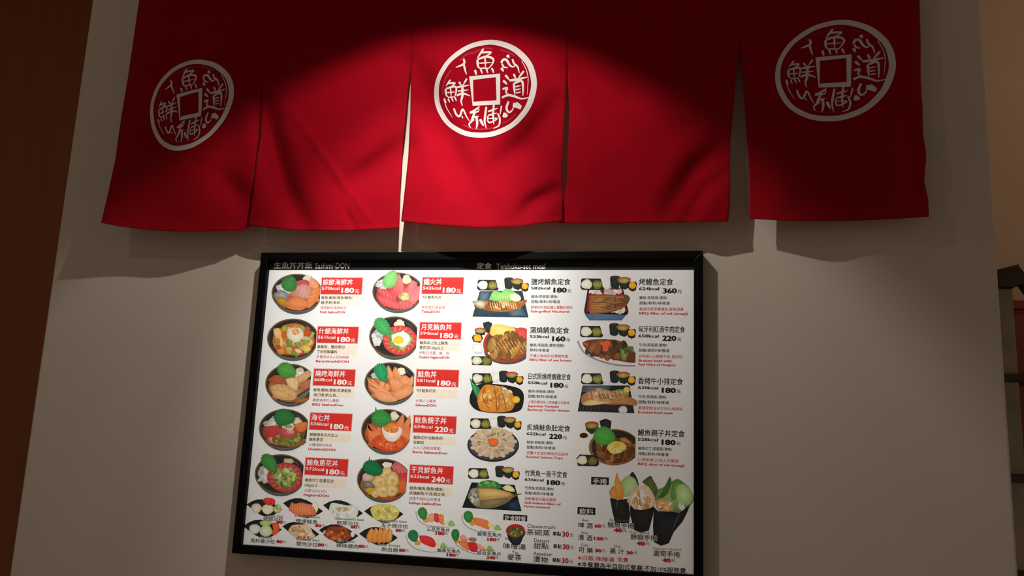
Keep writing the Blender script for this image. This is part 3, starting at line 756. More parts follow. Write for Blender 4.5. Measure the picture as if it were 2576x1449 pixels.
def plate_shadow(a, cx, cy, rx, ry): a.e(cx, cy, rx, ry, 0, (170, 170, 176), PAPER)

a = Art(fD, 1.05); plate_shadow(a, 410, 560, 330, 130)
a.p([(195, 385), (640, 380), (705, 660), (118, 650)], (58, 78, 92), (40, 56, 68)); a.p([(200, 390), (300, 390), (280, 470), (180, 520)], (92, 120, 138), (60, 84, 100))
a.p([(480, 590), (640, 560), (690, 640), (520, 650)], (96, 122, 140), (56, 76, 90))
a.p([(290, 470), (340, 385), (420, 395), (480, 340), (560, 395), (620, 450), (560, 490), (400, 500)], (150, 206, 112), (120, 186, 96), True)
for t in range(10): a.l([(330 + t * 26, 400 + (t % 3) * 14), (344 + t * 24, 470)], 6, (186, 228, 150), True)
a.e(565, 450, 62, 42, 20, (236, 236, 206), (210, 214, 170), .05)
a.p([(115, 490), (230, 480), (330, 490), (470, 500), (600, 490), (690, 475), (640, 545), (540, 590), (400, 600), (220, 570)], (214, 150, 80), (150, 96, 46), True)
a.sc(34, 400, 540, 230, 34, 22, [(214, 144, 72), (170, 98, 42), (236, 196, 130), (150, 82, 36)], 1.8, 30)
a.p([(120, 505), (180, 480), (250, 500), (240, 560), (170, 545)], (206, 206, 190), (150, 140, 110), True)
for t in range(12): a.l([(300 + 24 * t, 500), (318 + 24 * t, 575)], 5, (246, 222, 176), True)
sides(a, 165, 255); a.done('dish_picture', 'grilled mackerel on a blue plate with side dishes')

a = Art(fD, 1.05); plate_shadow(a, 460, 980, 300, 170); a.cut = ((690, 730), (680, 1100))
a.p([(225, 715), (285, 700), (325, 720), (310, 800), (280, 825), (245, 800)], (44, 56, 52), (30, 40, 36))
a.p([(145, 790), (260, 790), (250, 840), (200, 850), (150, 830)], (50, 46, 36)); a.e(200, 790, 60, 26, 0, (206, 72, 52), (190, 52, 40)); a.e(200, 800, 50, 24, 0, (180, 174, 110), (130, 130, 70), .1)
a.p([(110, 870), (130, 840), (215, 840), (230, 880), (200, 925), (130, 915)], (46, 40, 30)); a.p([(132, 850), (195, 838), (212, 900), (140, 905)], (240, 190, 50), (216, 150, 36), True)
a.p([(112, 935), (225, 930), (235, 1030), (180, 1045), (125, 1030)], (238, 238, 234), (212, 214, 216)); a.p([(135, 1020), (225, 1020), (215, 1042), (150, 1042)], (196, 208, 220))
a.e(480, 1010, 240, 140, 0, (92, 100, 96), (70, 78, 74)); a.e(470, 940, 240, 190, 0, (206, 60, 46), (186, 46, 40), n=44); a.e(480, 935, 222, 172, 0, (110, 80, 50), (90, 60, 40))
a.p([(300, 820), (320, 745), (400, 730), (560, 770), (550, 840), (430, 860), (320, 850)], (240, 222, 130), (226, 196, 96), True)
a.p([(540, 850), (590, 770), (685, 780), (690, 870), (600, 890)], (228, 90, 84), (206, 66, 66), True); a.e(300, 990, 40, 50, 0, (226, 222, 216), None, .2)
a.p([(280, 920), (360, 840), (450, 850), (560, 850), (660, 900), (690, 980), (600, 1080), (440, 1095), (330, 1030)], (182, 128, 62), (150, 100, 50), True)
a.sc(46, 480, 970, 190, 105, 32, [(186, 132, 62), (160, 104, 46), (206, 156, 84), (140, 90, 40)], 2.2, 100)
for t in range(22): a.l([(320 + (t * 61) % 340, 880 + (t * 37) % 120), (350 + (t * 61) % 340, 930 + (t * 37) % 120)], 6, (230, 196, 130), True)
a.p([(108, 1075), (130, 1062), (300, 1066), (325, 1130), (310, 1160), (115, 1155)], (42, 46, 40)); a.e(165, 1110, 52, 42, 0, (234, 230, 212), (196, 190, 160), .1); a.e(265, 1115, 48, 42, 0, (140, 142, 56), (96, 98, 40), .12)
a.done('dish_picture', 'red bowl of grilled sea bream with side dishes')

a = Art(fE, 1.1); plate_shadow(a, 370, 470, 310, 130)
a.p([(90, 400), (140, 300), (260, 270), (520, 295), (640, 350), (652, 470), (600, 560), (400, 580), (180, 555), (95, 480)], (36, 38, 38), (22, 24, 24), True)
a.p([(90, 210), (150, 270), (210, 350), (190, 420), (150, 400), (110, 300)], (50, 140, 80), (30, 106, 60), True); a.l([(100, 225), (170, 390)], 6, (120, 190, 140), True)
a.p([(170, 400), (240, 290), (330, 285), (440, 310), (540, 380), (560, 480), (520, 550), (400, 570), (220, 555), (175, 480)], (230, 158, 66), (206, 124, 44), True)
a.sc(44, 365, 430, 160, 110, 20, [(236, 170, 76), (222, 142, 56), (228, 150, 62), (206, 122, 48), (244, 190, 104)], 1.8)
for P in ([(250, 310), (225, 420), (290, 530)], [(345, 295), (365, 420), (375, 560)], [(410, 320), (450, 430), (470, 560)]): a.l(P, 8, (140, 70, 24))
a.sc(14, 470, 340, 60, 30, 9, [(246, 206, 130), (240, 226, 190)], 2.4); a.e(575, 438, 40, 36, 0, (240, 204, 50), (214, 170, 40))
sides(a, 110, 150); a.done('dish_picture', 'sliced teriyaki chicken on a black plate with side dishes')

a = Art(fE, 1.15); plate_shadow(a, 335, 930, 290, 180)
a.e(335, 912, 270, 176, 0, (60, 60, 62), (34, 32, 30), n=44); a.e(335, 908, 256, 160, 0, (40, 44, 56), (60, 70, 90), n=40)
cx, cy = 335, 885
for t in range(22):
    q = -0.35 + 6.283 * t / 22; L_ = 1.0 + 0.1 * (t % 2)
    ox, oy = math.cos(q), math.sin(q)
    tip = (cx + 232 * ox * L_, cy + 162 * oy * L_)
    base = (cx + 40 * ox, cy + 34 * oy); nx, ny = -oy * 32, ox * 32
    a.slice([base, (cx + 120 * ox - nx * .8, cy + 95 * oy - ny * .8), (cx + 200 * ox - nx, cy + 145 * oy - ny), tip, (cx + 200 * ox + nx, cy + 145 * oy + ny), (cx + 120 * ox + nx * .8, cy + 95 * oy + ny * .8)],
            (214, 190, 160) if t % 2 else (200, 172, 140), (230, 212, 188), 3)
a.sc(30, 335, 890, 180, 115, 7, [(186, 158, 126), (170, 140, 108)], 3.0)
a.p([(285, 890), (300, 850), (345, 840), (385, 860), (378, 915), (320, 922)], (240, 116, 44), (222, 92, 36), True)
sides(a, 90, 622); a.done('dish_picture', 'fan of seared salmon belly on a round plate with side dishes')

a = Art(fF, 1.35); plate_shadow(a, 330, 470, 330, 110)
a.p([(110, 262), (560, 290), (632, 565), (10, 528)], (24, 36, 42), (16, 24, 28)); a.p([(490, 480), (600, 440), (622, 555), (500, 545)], (40, 66, 84), (22, 36, 44))
a.p([(165, 300), (200, 260), (290, 240), (380, 262), (425, 320), (300, 330), (190, 320)], (60, 136, 60), (36, 104, 46), True); a.sc(16, 290, 285, 110, 24, 14, [(80, 160, 70), (110, 176, 80)], 1.5)
a.p([(430, 320), (480, 290), (540, 315), (560, 360), (470, 350)], (226, 222, 160), (196, 190, 130), True)
a.p([(70, 400), (110, 335), (200, 315), (380, 330), (500, 370), (560, 385), (632, 380), (560, 410), (470, 480), (330, 530), (180, 525), (100, 470)], (190, 156, 92), (120, 96, 56), True)
a.p([(180, 330), (360, 335), (520, 375), (500, 405), (340, 410), (200, 420)], (206, 176, 110), (180, 140, 76), True)
a.p([(200, 450), (400, 430), (500, 430), (400, 500), (220, 520)], (140, 126, 90), (100, 90, 60), True)
a.p([(72, 400), (110, 330), (170, 330), (190, 420), (170, 520), (110, 470)], (176, 172, 154), (120, 116, 96), True); a.sc(14, 130, 410, 46, 70, 15, [(200, 198, 186), (120, 110, 90)], 1.5)
for t in range(12): a.l([(200 + t * 26, 345 + t * 4), (212 + t * 25, 400 + t * 2)], 4, (226, 200, 140), True)
a.l([(540, 395), (634, 384)], 14, (90, 60, 40), True); sides(a, 70, 105); a.done('dish_picture', 'dried horse mackerel on a dark plate with side dishes')

a = Art(fD, 1.35); plate_shadow(a, 1515, 620, 260, 90)
a.p([(1285, 600), (1745, 600), (1720, 640), (1680, 690), (1340, 690), (1300, 640)], (84, 112, 146), (66, 92, 124))
a.p([(1325, 350), (1690, 350), (1750, 600), (1735, 632), (1300, 620), (1285, 590)], (30, 24, 26), (24, 20, 22)); a.p([(1340, 355), (1680, 355), (1735, 600), (1305, 595)], (150, 30, 44), (128, 24, 36))
a.sc(22, 1510, 390, 170, 18, 20, [(236, 228, 222), (214, 206, 200)], 1.7); a.sc(12, 1640, 590, 70, 18, 16, [(226, 216, 200)], 1.7)
a.p([(1340, 430), (1480, 415), (1640, 430), (1730, 420), (1760, 470), (1720, 540), (1620, 590), (1480, 615), (1345, 615)], (166, 108, 56), (130, 76, 36), True)
a.sc(26, 1560, 490, 150, 60, 26, [(140, 90, 48), (110, 72, 44), (180, 126, 70), (96, 66, 44)], 2.4, -10)
for t in range(10): a.l([(1360, 440 + t * 18), (1480, 446 + t * 17), (1600, 440 + t * 15)], 4, (190, 140, 84))
a.p([(1700, 420), (1765, 450), (1745, 500), (1700, 520)], (110, 76, 56), (90, 60, 44), True)
sides(a, 1245, 240, 1.09); a.done('dish_picture', 'grilled eel in a lacquer box with side dishes')

a = Art(fD, 1.4); plate_shadow(a, 1540, 1040, 340, 150); a.cut = ((1826, 860), (1822, 1160))
a.p([(1215, 880), (1290, 862), (1560, 850), (1822, 930), (1830, 1150), (1640, 1140), (1430, 1090), (1280, 1010), (1225, 940)], (240, 238, 234), (206, 204, 204), True)
a.l([(1218, 905), (1250, 975), (1310, 1045), (1450, 1112), (1640, 1158), (1822, 1166)], 15, (128, 124, 130)); a.p([(1265, 920), (1360, 890), (1560, 890), (1700, 940), (1822, 1030), (1822, 1130), (1640, 1110), (1440, 1060), (1300, 980)], (122, 70, 44), (100, 52, 32), True)
a.sc(60, 1540, 1000, 230, 80, 34, [(110, 70, 44), (140, 84, 50), (90, 60, 40), (160, 100, 62), (76, 52, 36)], 1.4)
a.p([(1450, 920), (1540, 900), (1560, 940), (1480, 960)], (206, 92, 52), None, True); a.p([(1480, 960), (1540, 960), (1530, 1010), (1480, 1010)], (220, 90, 56), None, True); a.p([(1265, 920), (1330, 930), (1320, 970)], (190, 80, 50))
a.p([(1660, 990), (1740, 960), (1800, 1010), (1740, 1040), (1720, 1110), (1680, 1100)], (146, 160, 84), (96, 116, 60), True); a.sc(16, 1740, 990, 56, 34, 16, [(80, 104, 56), (120, 144, 76), (60, 84, 46)], 1.2)
sides(a, 1240, 735, 1.08); a.done('dish_picture', 'braised beef stew on a white plate with side dishes')

a = Art(fE, 1.5); plate_shadow(a, 1515, 470, 320, 130)
a.p([(1270, 290), (1760, 290), (1812, 580), (1218, 560)], (44, 46, 52), (28, 28, 32)); a.p([(1280, 295), (1560, 295), (1540, 350), (1260, 360)], (96, 106, 126), (60, 64, 76))
for t in range(14): a.l([(1240 + t * 40, 500), (1232 + t * 42, 572)], 4, (70, 72, 76))
a.p([(1560, 350), (1680, 330), (1760, 380), (1700, 410), (1600, 400)], (150, 160, 84), (120, 130, 70), True); a.e(1730, 335, 34, 32, 0, (226, 196, 84), (196, 160, 60))
a.p([(1255, 470), (1260, 400), (1340, 350), (1480, 330), (1620, 360), (1740, 400), (1836, 450), (1830, 500), (1720, 490), (1560, 490), (1400, 480), (1290, 492)], (190, 140, 92), (150, 96, 56), True)
a.sc(20, 1500, 400, 190, 40, 26, [(196, 150, 104), (180, 124, 78), (214, 180, 140)], 2.2, 10); a.p([(1265, 480), (1340, 440), (1440, 450), (1560, 470), (1420, 492), (1300, 498)], (226, 196, 150), (196, 150, 100), True)
for t in range(9): a.l([(1330 + t * 42, 350), (1350 + t * 44, 430)], 5, (224, 196, 164), True)
a.e(1692, 545, 46, 42, 0, (206, 204, 208), (180, 178, 184), .04)
sides(a, 1250, 150, 1.06); a.done('dish_picture', 'roasted beef steak on a dark plate with side dishes')

a = Art(fE, 1.5); plate_shadow(a, 1600, 1000, 270, 170); a.cut = ((1824, 740), (1820, 1130))
a.p([(1295, 690), (1440, 690), (1420, 780), (1360, 800), (1310, 760)], (52, 40, 32)); a.e(1366, 695, 72, 30, 0, (176, 56, 44), (150, 40, 34)); a.e(1366, 712, 62, 30, 0, (156, 150, 80), (110, 104, 54), .1)
a.p([(1445, 660), (1510, 636), (1572, 660), (1560, 760), (1470, 760)], (40, 40, 40), (26, 26, 26))
a.p([(1215, 830), (1220, 800), (1340, 800), (1350, 880), (1300, 990), (1215, 960), (1205, 900)], (232, 226, 220), (206, 198, 194)); a.e(1280, 812, 60, 42, 0, (206, 176, 130), (226, 206, 180)); a.e(1282, 812, 44, 28, 0, (40, 24, 18), (60, 34, 24))
a.e(1610, 950, 250, 190, 0, (176, 176, 184), (196, 196, 200)); a.e(1600, 935, 265, 190, 0, (140, 106, 66), (116, 84, 50), n=44); a.e(1608, 930, 246, 172, 0, (36, 28, 24), (48, 36, 28), n=40)
a.e(1630, 970, 222, 128, 0, (116, 74, 40), (92, 56, 30), .05); a.sc(70, 1630, 960, 200, 110, 24, [(124, 78, 42), (150, 96, 52), (96, 56, 30), (172, 116, 66), (84, 46, 26)], 2.4)
a.p([(1520, 940), (1570, 880), (1680, 880), (1730, 930), (1700, 970), (1640, 1000), (1570, 1000)], (236, 214, 120), (214, 186, 84), True); a.e(1640, 915, 44, 34, 0, (236, 170, 56), (230, 190, 80)); a.sc(14, 1620, 945, 80, 40, 10, [(246, 230, 150), (226, 196, 100)], 2.2)
a.leaf(1500, 820, 106, 98, 12, (70, 146, 58)); a.p([(1205, 1050), (1240, 1010), (1420, 1020), (1445, 1110), (1420, 1135), (1220, 1130)], (38, 36, 32)); a.e(1265, 1070, 54, 46, 0, (226, 216, 190), (190, 180, 150), .1); a.e(1375, 1080, 48, 42, 0, (116, 116, 56), (84, 84, 40), .12)
a.done('dish_picture', 'bowl of eel and egg over rice with side dishes')

def meal(fr, x, y, nw, name, kcal, price, d1, d2, rlines, label, k=1.0):
    a = Art(fr, base=0.00004)
    a.text(x, y, 66 * k, name, BLK, nw, 0.014)
    a.text(x, y, 30 * k, kcal, BLK, 195 * k, 0.03, 2, 84 * k)
    a.text(x, y, 52 * k, price, BLK, 128 * k, 0.045, 238 * k, 92 * k)
    a.text(x, y, 38 * k, '元', BLK, 40 * k, 0.015, 378 * k, 108 * k)
    a.text(x, y, 33 * k, d1, (60, 56, 52), 27.5 * k * len(d1), 0.012, 6, 172 * k)
    a.text(x, y, 33 * k, d2, (60, 56, 52), 33 * k * len(d2), 0.012, 6, 224 * k)
    yy = 282 * k
    for st in rlines:
        cjk = ord(st[0]) > 0x2e00
        a.text(x, y, (33 if cjk else 24) * k, st, (206, 62, 58), (430 * k if len(st) > 11 else 36 * k * len(st)) if cjk else 18.8 * k * len(st), 0.006 if cjk else 0.03, 6, yy)
        yy += (45 if cjk else 38) * k
    a.done('lettering', label)
S = '甜點/飲料/味噌湯'
meal(fD, 735, 252, 405, '鹽烤鯖魚定食', '582kcal', '180', '鯖魚/茶碗蒸/漬物/', S, ['簡單的料理卻讓人驚豔的美味', 'Salt-grilled Mackerel'], 'name and price of the mackerel set meal')
meal(fD, 722, 758, 405, '蒲燒鯛魚定食', '523kcal', '160', '鯛魚/茶碗蒸/漬物/甜點/', '飲料/味噌湯', ['平價又美味的台灣鯛魚腹', 'BBQ fillet of sea bream'], 'name and price of the sea bream set meal')
meal(fE, 703, 160, 442, '日式照燒烤嫩雞定食', '550kcal', '180', '雞排/茶碗蒸/漬物/', S, ['上等的雞肉淋上照燒醬汁的美味', 'Japanese Teriyaki', 'Barbecue Tender chicken'], 'name and price of the chicken set meal')
meal(fE, 688, 692, 450, '炙燒鮭魚肚定食', '622kcal', '220', '鮭魚/茶碗蒸/漬物/', S, ['老饕才知道的稀有珍品滋味', 'Roasted Salmon Tripe'], 'name and price of the salmon belly set meal')
meal(fF, 668, 132, 440, '竹莢魚一夜干定食', '636kcal', '180', '竹莢魚/茶碗蒸/漬物/', S, ['海鮮饕客的最佳選擇', 'Salt-baked fillet of', 'Horse mackerel'], 'name and price of the horse mackerel set meal')
meal(fD, 1860, 252, 355, '烤鰻魚定食', '624kcal', '360', '鰻魚/茶碗蒸/漬物/', S, ['嚴選肉質厚實鰻魚,香氣撲鼻', 'BBQ fillet of eel (unagi)'], 'name and price of the eel set meal', 1.06)
meal(fD, 1855, 745, 480, '匈牙利紅酒牛肉定食', '650kcal', '220', '牛肉/茶碗蒸/漬物/', S, ['長時間小火燉煮牛肉, 超好吃!', 'Braised beef with', 'Red Wine of Hungary'], 'name and price of the beef stew set meal', 1.06)
meal(fE, 1850, 205, 465, '香烤牛小排定食', '620kcal', '180', '牛肉/茶碗蒸/漬物/', S, ['嚴選肥嫩油花牛排火烤美味', 'Roasted beef steak'], 'name and price of the beef steak set meal', 1.06)
meal(fE, 1848, 745, 485, '鰻魚親子丼定食', '528kcal', '180', '鰻魚切丁/茶碗蒸/漬物/', S, ['口感軟嫩,日本人的最愛', 'BBQ slice of eel (unagi)'], 'name and price of the eel and egg set meal', 1.06)

# ---- leaf shaped side dishes
def boat(a, x0, y0, x1, y1, up=0.34, dn=0.42):
    """black leaf shaped dish from its left tip (x0, y0) to its right tip (x1, y1)"""
    w = x1 - x0; L_ = lambda t: (x0 + w * t, y0 + (y1 - y0) * t)
    P = [L_(0)] + [(L_(t)[0], L_(t)[1] - w * up * math.sin(math.pi * t ** 0.9) * 0.62) for t in (.15, .3, .45, .6, .75, .88)] + [L_(1)] + \
        [(L_(t)[0], L_(t)[1] + w * dn * math.sin(math.pi * t ** 1.1) * 0.62) for t in (.9, .75, .6, .45, .3, .15)]
    a.p([(p[0] + 4, p[1] + 10) for p in P], (150, 152, 152), (214, 216, 214))
    a.p(P, (34, 36, 36), (24, 26, 26))
    a.l([P[0], P[-1], P[-2], P[-3], P[-4]], 5, (96, 104, 104))
g = 1.45
a = Art(fJ, g); boat(a, 120, 170, 645, 245); a.e(265, 225, 76, 72, 0, (226, 206, 194), (190, 166, 150), .08); a.e(430, 240, 86, 72, 0, (226, 228, 190), (190, 196, 150), .06)
a.e(570, 235, 60, 66, 20, (166, 186, 120), (130, 150, 90), .1); a.sc(10, 575, 235, 44, 46, 14, [(196, 206, 150), (120, 150, 80)], 1.6); a.e(455, 125, 92, 56, 12, (214, 60, 44), (186, 44, 36), .08); a.sc(12, 455, 125, 72, 40, 14, [(226, 70, 50), (200, 46, 40)], 1.3)
a.done('dish_picture', 'leaf shaped dish of lobster salad')
a = Art(fJ, g); boat(a, 655, 150, 1245, 270); a.e(1130, 215, 46, 78, 0, (226, 214, 140), (206, 190, 90), .04); a.e(1118, 205, 36, 60, 0, (232, 230, 206), None, .05)
a.p([(735, 250), (780, 140), (830, 160), (920, 140), (1010, 160), (1090, 190), (1145, 320), (1000, 330), (850, 325)], (222, 122, 74), (196, 92, 52), True)
for t in range(9): a.l([(790 + t * 36, 165), (800 + t * 38, 320)], 5, (236, 156, 110), True)
a.done('dish_picture', 'leaf shaped dish of smoked salmon')
a = Art(fJ, g); boat(a, 1245, 180, 1835, 300); a.p([(1330, 260), (1370, 150), (1500, 165), (1640, 190), (1760, 200), (1740, 350), (1620, 390), (1450, 385), (1380, 320)], (214, 220, 206), (186, 194, 178), True)
a.sc(30, 1560, 280, 170, 80, 24, [(224, 228, 216), (200, 208, 190), (232, 234, 226)], 1.8); a.sc(16, 1530, 240, 110, 26, 11, [(190, 150, 90), (206, 170, 110)], 1.8, 15)
a.done('dish_picture', 'leaf shaped dish of pale shredded salad')
a = Art(fJ, g); boat(a, 1850, 270, 2430, 310); a.p([(1940, 240), (2000, 180), (2140, 165), (2290, 185), (2370, 270), (2300, 390), (2140, 405), (2010, 390), (1960, 310)], (214, 204, 116), (182, 172, 84), True)
a.sc(30, 2150, 285, 170, 90, 24, [(222, 214, 130), (200, 190, 100), (190, 176, 84), (230, 224, 150)], 1.5)
a.done('dish_picture', 'leaf shaped dish of yellow egg salad')
a = Art(fJ, g); boat(a, 68, 490, 640, 540); a.e(240, 530, 84, 72, 0, (214, 216, 210), (176, 180, 170), .06); a.e(400, 445, 90, 42, 0, (176, 196, 120), (140, 166, 90), .08); a.e(405, 560, 92, 84, 0, (206, 212, 176), (170, 180, 140), .06)
a.p([(490, 440), (580, 450), (606, 540), (540, 620), (488, 600), (510, 530)], (230, 96, 40), (206, 72, 30), True)
a.done('dish_picture', 'leaf shaped dish of potato salad')
a = Art(fJ, g); boat(a, 645, 490, 1190, 610); a.p([(730, 560), (790, 480), (920, 465), (1040, 480), (1090, 580), (1130, 640), (1020, 680), (850, 670), (790, 600)], (226, 204, 176), (196, 166, 130), True)
a.sc(30, 930, 570, 150, 80, 22, [(232, 214, 190), (214, 186, 150), (200, 160, 110)], 1.7); a.sc(9, 930, 655, 110, 14, 16, [(226, 110, 50), (206, 84, 40)], 1.3)
a.done('dish_picture', 'leaf shaped dish of crab salad')
a = Art(fJ, g); boat(a, 1185, 545, 1765, 635); a.e(1680, 610, 30, 40, 0, (226, 222, 200)); a.e(1285, 590, 40, 40, 0, (214, 210, 170)); a.p([(1250, 620), (1320, 510), (1450, 490), (1580, 510), (1650, 600), (1640, 680), (1480, 710), (1350, 690)], (156, 70, 36), (120, 50, 26), True)
a.sc(44, 1470, 605, 170, 85, 24, [(166, 76, 38), (186, 96, 50), (130, 56, 30), (204, 120, 66)], 1.5)
a.done('dish_picture', 'leaf shaped dish of spicy conch meat')
a = Art(fJ, g); boat(a, 1775, 600, 2345, 660, 0.36, 0.40)
for t in range(5):
    x = 1900 + t * 68; a.p([(x + 60 - t * 6, 490 + 12 * abs(t - 2)), (x + 92, 560), (x + 88, 680), (x + 50, 745 - 8 * abs(t - 2)), (x, 720), (x - 14, 640), (x + 20, 560)], (228, 150, 70), (196, 112, 44), True)
    a.l([(x + 66, 540), (x + 72, 640), (x + 50, 720)], 7, (250, 204, 140), True)
a.done('dish_picture', 'leaf shaped dish of cooked white shrimps')

# ---- sashimi plates
def oval(a, P):
    a.p([(x - 12, y + 14) for x, y in P], (150, 152, 156), (196, 198, 196), True); a.p(P, (226, 230, 224), (204, 208, 204), True); a.l([P[0], P[-1], P[-2], P[-3], P[-4]], 16, (126, 130, 132), True)
g2 = 1.5
def wasabi(a, x, y): a.p([(x, y + 90), (x + 20, y + 30), (x + 80, y - 10), (x + 130, y + 40), (x + 165, y + 110), (x + 100, y + 125), (x + 30, y + 120)], (140, 176, 104), (120, 160, 90), True); a.l([(x + 60, y + 20), (x + 90, y + 110)], 6, (96, 140, 70), True)
a = Art(fI, g2); oval(a, [(415, 150), (600, 130), (1000, 180), (1320, 420), (1260, 500), (900, 510), (640, 460), (470, 330)])
a.e(650, 350, 70, 60, 0, (206, 150, 50), (180, 130, 50), .08); a.slice([(690, 230), (790, 190), (850, 260), (840, 370), (730, 390)], (222, 150, 124), (236, 190, 170), 4); a.slice([(830, 190), (930, 210), (945, 300), (950, 400), (850, 380), (835, 280)], (200, 50, 54), (222, 90, 90), 4)
a.slice([(930, 210), (1040, 230), (1060, 340), (1090, 450), (980, 430), (940, 320)], (228, 122, 62), (244, 164, 104), 6); a.e(1110, 400, 60, 50, 0, (226, 214, 150), None, .15); wasabi(a, 1150, 360); a.leaf(575, 200, 135, 108, 75, (48, 116, 54))
a.done('dish_picture', 'oval plate of three kinds of sashimi')
a = Art(fI, g2); oval(a, [(1460, 240), (1700, 230), (2100, 280), (2370, 540), (2250, 620), (1900, 620), (1640, 530), (1500, 400)])
a.e(1710, 420, 66, 56, 0, (206, 150, 50), (180, 130, 50), .08); a.slice([(1700, 290), (1840, 295), (2050, 360), (2090, 450), (2080, 560), (1900, 500), (1740, 430)], (226, 118, 58), (240, 150, 90), 9); a.e(2130, 470, 76, 56, 20, (220, 196, 110), None, .15); wasabi(a, 2200, 460); a.leaf(1615, 275, 130, 108, 80, (48, 116, 54))
a.done('dish_picture', 'oval plate of salmon sashimi')
a = Art(fI, g2); oval(a, [(190, 690), (420, 650), (800, 700), (1130, 930), (1050, 1060), (700, 1070), (420, 1000), (250, 860)])
a.e(460, 865, 68, 58, 0, (206, 150, 50), (180, 130, 50), .08); a.slice([(490, 700), (640, 700), (800, 760), (870, 880), (830, 970), (660, 920), (530, 840)], (206, 46, 48), (224, 84, 84), 8); a.e(930, 900, 60, 60, 0, (226, 216, 160), None, .15); wasabi(a, 970, 870); a.leaf(360, 710, 130, 118, 70, (36, 106, 60))
a.done('dish_picture', 'oval plate of red tuna sashimi')
a = Art(fI, g2); oval(a, [(1250, 700), (1500, 660), (1900, 780), (2190, 1020), (2100, 1120), (1850, 1130), (1560, 1050), (1340, 900)])
a.e(1365, 830, 54, 54, 0, (206, 150, 50), (180, 130, 50), .08); a.slice([(1420, 720), (1500, 680), (1590, 760), (1600, 830), (1440, 800)], (222, 140, 120), (236, 180, 164), 4); a.slice([(1620, 770), (1680, 740), (1800, 770), (1760, 840), (1640, 820)], (120, 110, 100), (180, 170, 156), 4)
a.slice([(1400, 820), (1580, 830), (1630, 1030), (1520, 1000), (1420, 910)], (230, 120, 58), (246, 164, 100), 7); a.slice([(1600, 850), (1780, 860), (1830, 960), (1800, 1070), (1660, 1050), (1620, 950)], (196, 40, 44), (214, 76, 76), 5)
a.slice([(1800, 880), (1920, 920), (2020, 1040), (1900, 1050), (1830, 980)], (224, 150, 124), (238, 190, 170), 5); a.e(2050, 960, 70, 50, 20, (220, 206, 140), None, .15); wasabi(a, 2030, 940); a.leaf(1320, 690, 130, 92, 88, (40, 110, 46))
a.done('dish_picture', 'oval plate of assorted sashimi')

# ---- soup bowl and hand rolls
a = Art(fG, 1.5); a.p([(305, 600), (725, 600), (680, 760), (620, 890), (540, 920), (450, 900), (360, 790)], (42, 48, 46), (26, 28, 28), True)
a.e(515, 590, 218, 152, 0, (176, 44, 44), (150, 34, 36), n=44); a.e(520, 618, 178, 116, 0, (116, 112, 52), (84, 70, 36), .03, 40); a.sc(30, 520, 615, 140, 86, 26, [(134, 130, 62), (96, 100, 46), (150, 144, 84), (70, 80, 40)], 1.4)
a.done('dish_picture', 'black and red bowl of miso soup')
a = Art(fH, 2.1); NORI = (30, 32, 34); NORE = (20, 20, 20)
a.p([(680, 180), (740, 110), (830, 80), (900, 120), (925, 220), (880, 330), (770, 385), (715, 370)], (150, 170, 120), (116, 140, 90), True); a.p([(800, 90), (838, 40), (880, 80), (920, 170), (930, 240), (880, 140)], (34, 40, 28), (26, 30, 22), True)
a.p([(510, 330), (560, 245), (600, 250), (640, 400), (560, 420)], (180, 130, 70), (140, 96, 50), True); a.p([(590, 180), (625, 50), (660, 150), (700, 220), (715, 400), (640, 415), (605, 320)], (206, 138, 62), (166, 100, 40), True); a.l([(650, 170), (680, 300), (690, 390)], 6, (150, 90, 40), True)
a.p([(526, 405), (640, 430), (780, 415), (810, 640), (790, 760), (600, 760), (560, 600)], NORI, NORE); a.l([(640, 420), (625, 480), (610, 560)], 8, (70, 72, 72), True)
a.done('dish_picture', 'eel hand roll wrapped in black seaweed')
a = Art(fH, 2.1, 0.00020)
a.p([(1150, 350), (1190, 290), (1290, 240), (1365, 110), (1390, 170), (1470, 140), (1560, 190), (1640, 270), (1700, 420), (1640, 520), (1560, 600), (1300, 590), (1180, 500)], (120, 146, 90), (70, 100, 50), True)
a.p([(1200, 400), (1300, 240), (1362, 110), (1385, 180), (1340, 330), (1260, 400)], (52, 90, 36), (40, 76, 30), True); a.p([(1400, 200), (1470, 140), (1540, 190), (1470, 300), (1440, 430), (1380, 400)], (90, 130, 60), (60, 100, 40), True)
a.p([(1480, 220), (1560, 210), (1640, 280), (1690, 420), (1620, 500), (1500, 480), (1450, 330)], (156, 176, 122), (120, 150, 90), True); a.p([(1160, 440), (1250, 420), (1350, 440), (1420, 560), (1300, 600), (1190, 560)], (190, 150, 100), (150, 110, 66), True)
a.sc(20, 1290, 510, 110, 60, 14, [(214, 180, 130), (166, 120, 70), (226, 204, 166)], 2.4); a.sc(8, 1540, 520, 50, 50, 20, [(206, 204, 190)], 1.7)
a.p([(1140, 530), (1200, 590), (1400, 600), (1500, 612), (1650, 500), (1600, 625), (1540, 740), (1420, 880), (1350, 1040), (1240, 1075), (1140, 1020), (1130, 800)], NORI, NORE, False)
a.l([(1500, 640), (1440, 760), (1400, 860)], 16, (54, 60, 70), True); a.done('dish_picture', 'asparagus hand roll wrapped in black seaweed')
a = Art(fH, 2.1, 0.00036)
a.p([(975, 180), (1020, 140), (1095, 95), (1130, 150), (1190, 270), (1160, 390), (1110, 300), (1040, 230)], (76, 84, 44), (54, 64, 30), True)
a.p([(760, 450), (830, 330), (940, 250), (1040, 230), (1120, 320), (1160, 440), (1130, 530), (1000, 570), (870, 540)], (206, 186, 166), (170, 140, 110), True)
a.sc(26, 980, 440, 130, 110, 22, [(214, 196, 180), (190, 140, 90), (170, 116, 66), (226, 214, 204)], 2.0, 80)
for t in range(9): a.l([(800 + t * 38, 360 + (t % 3) * 30), (850 + t * 30, 540)], 6, (232, 222, 210), True)
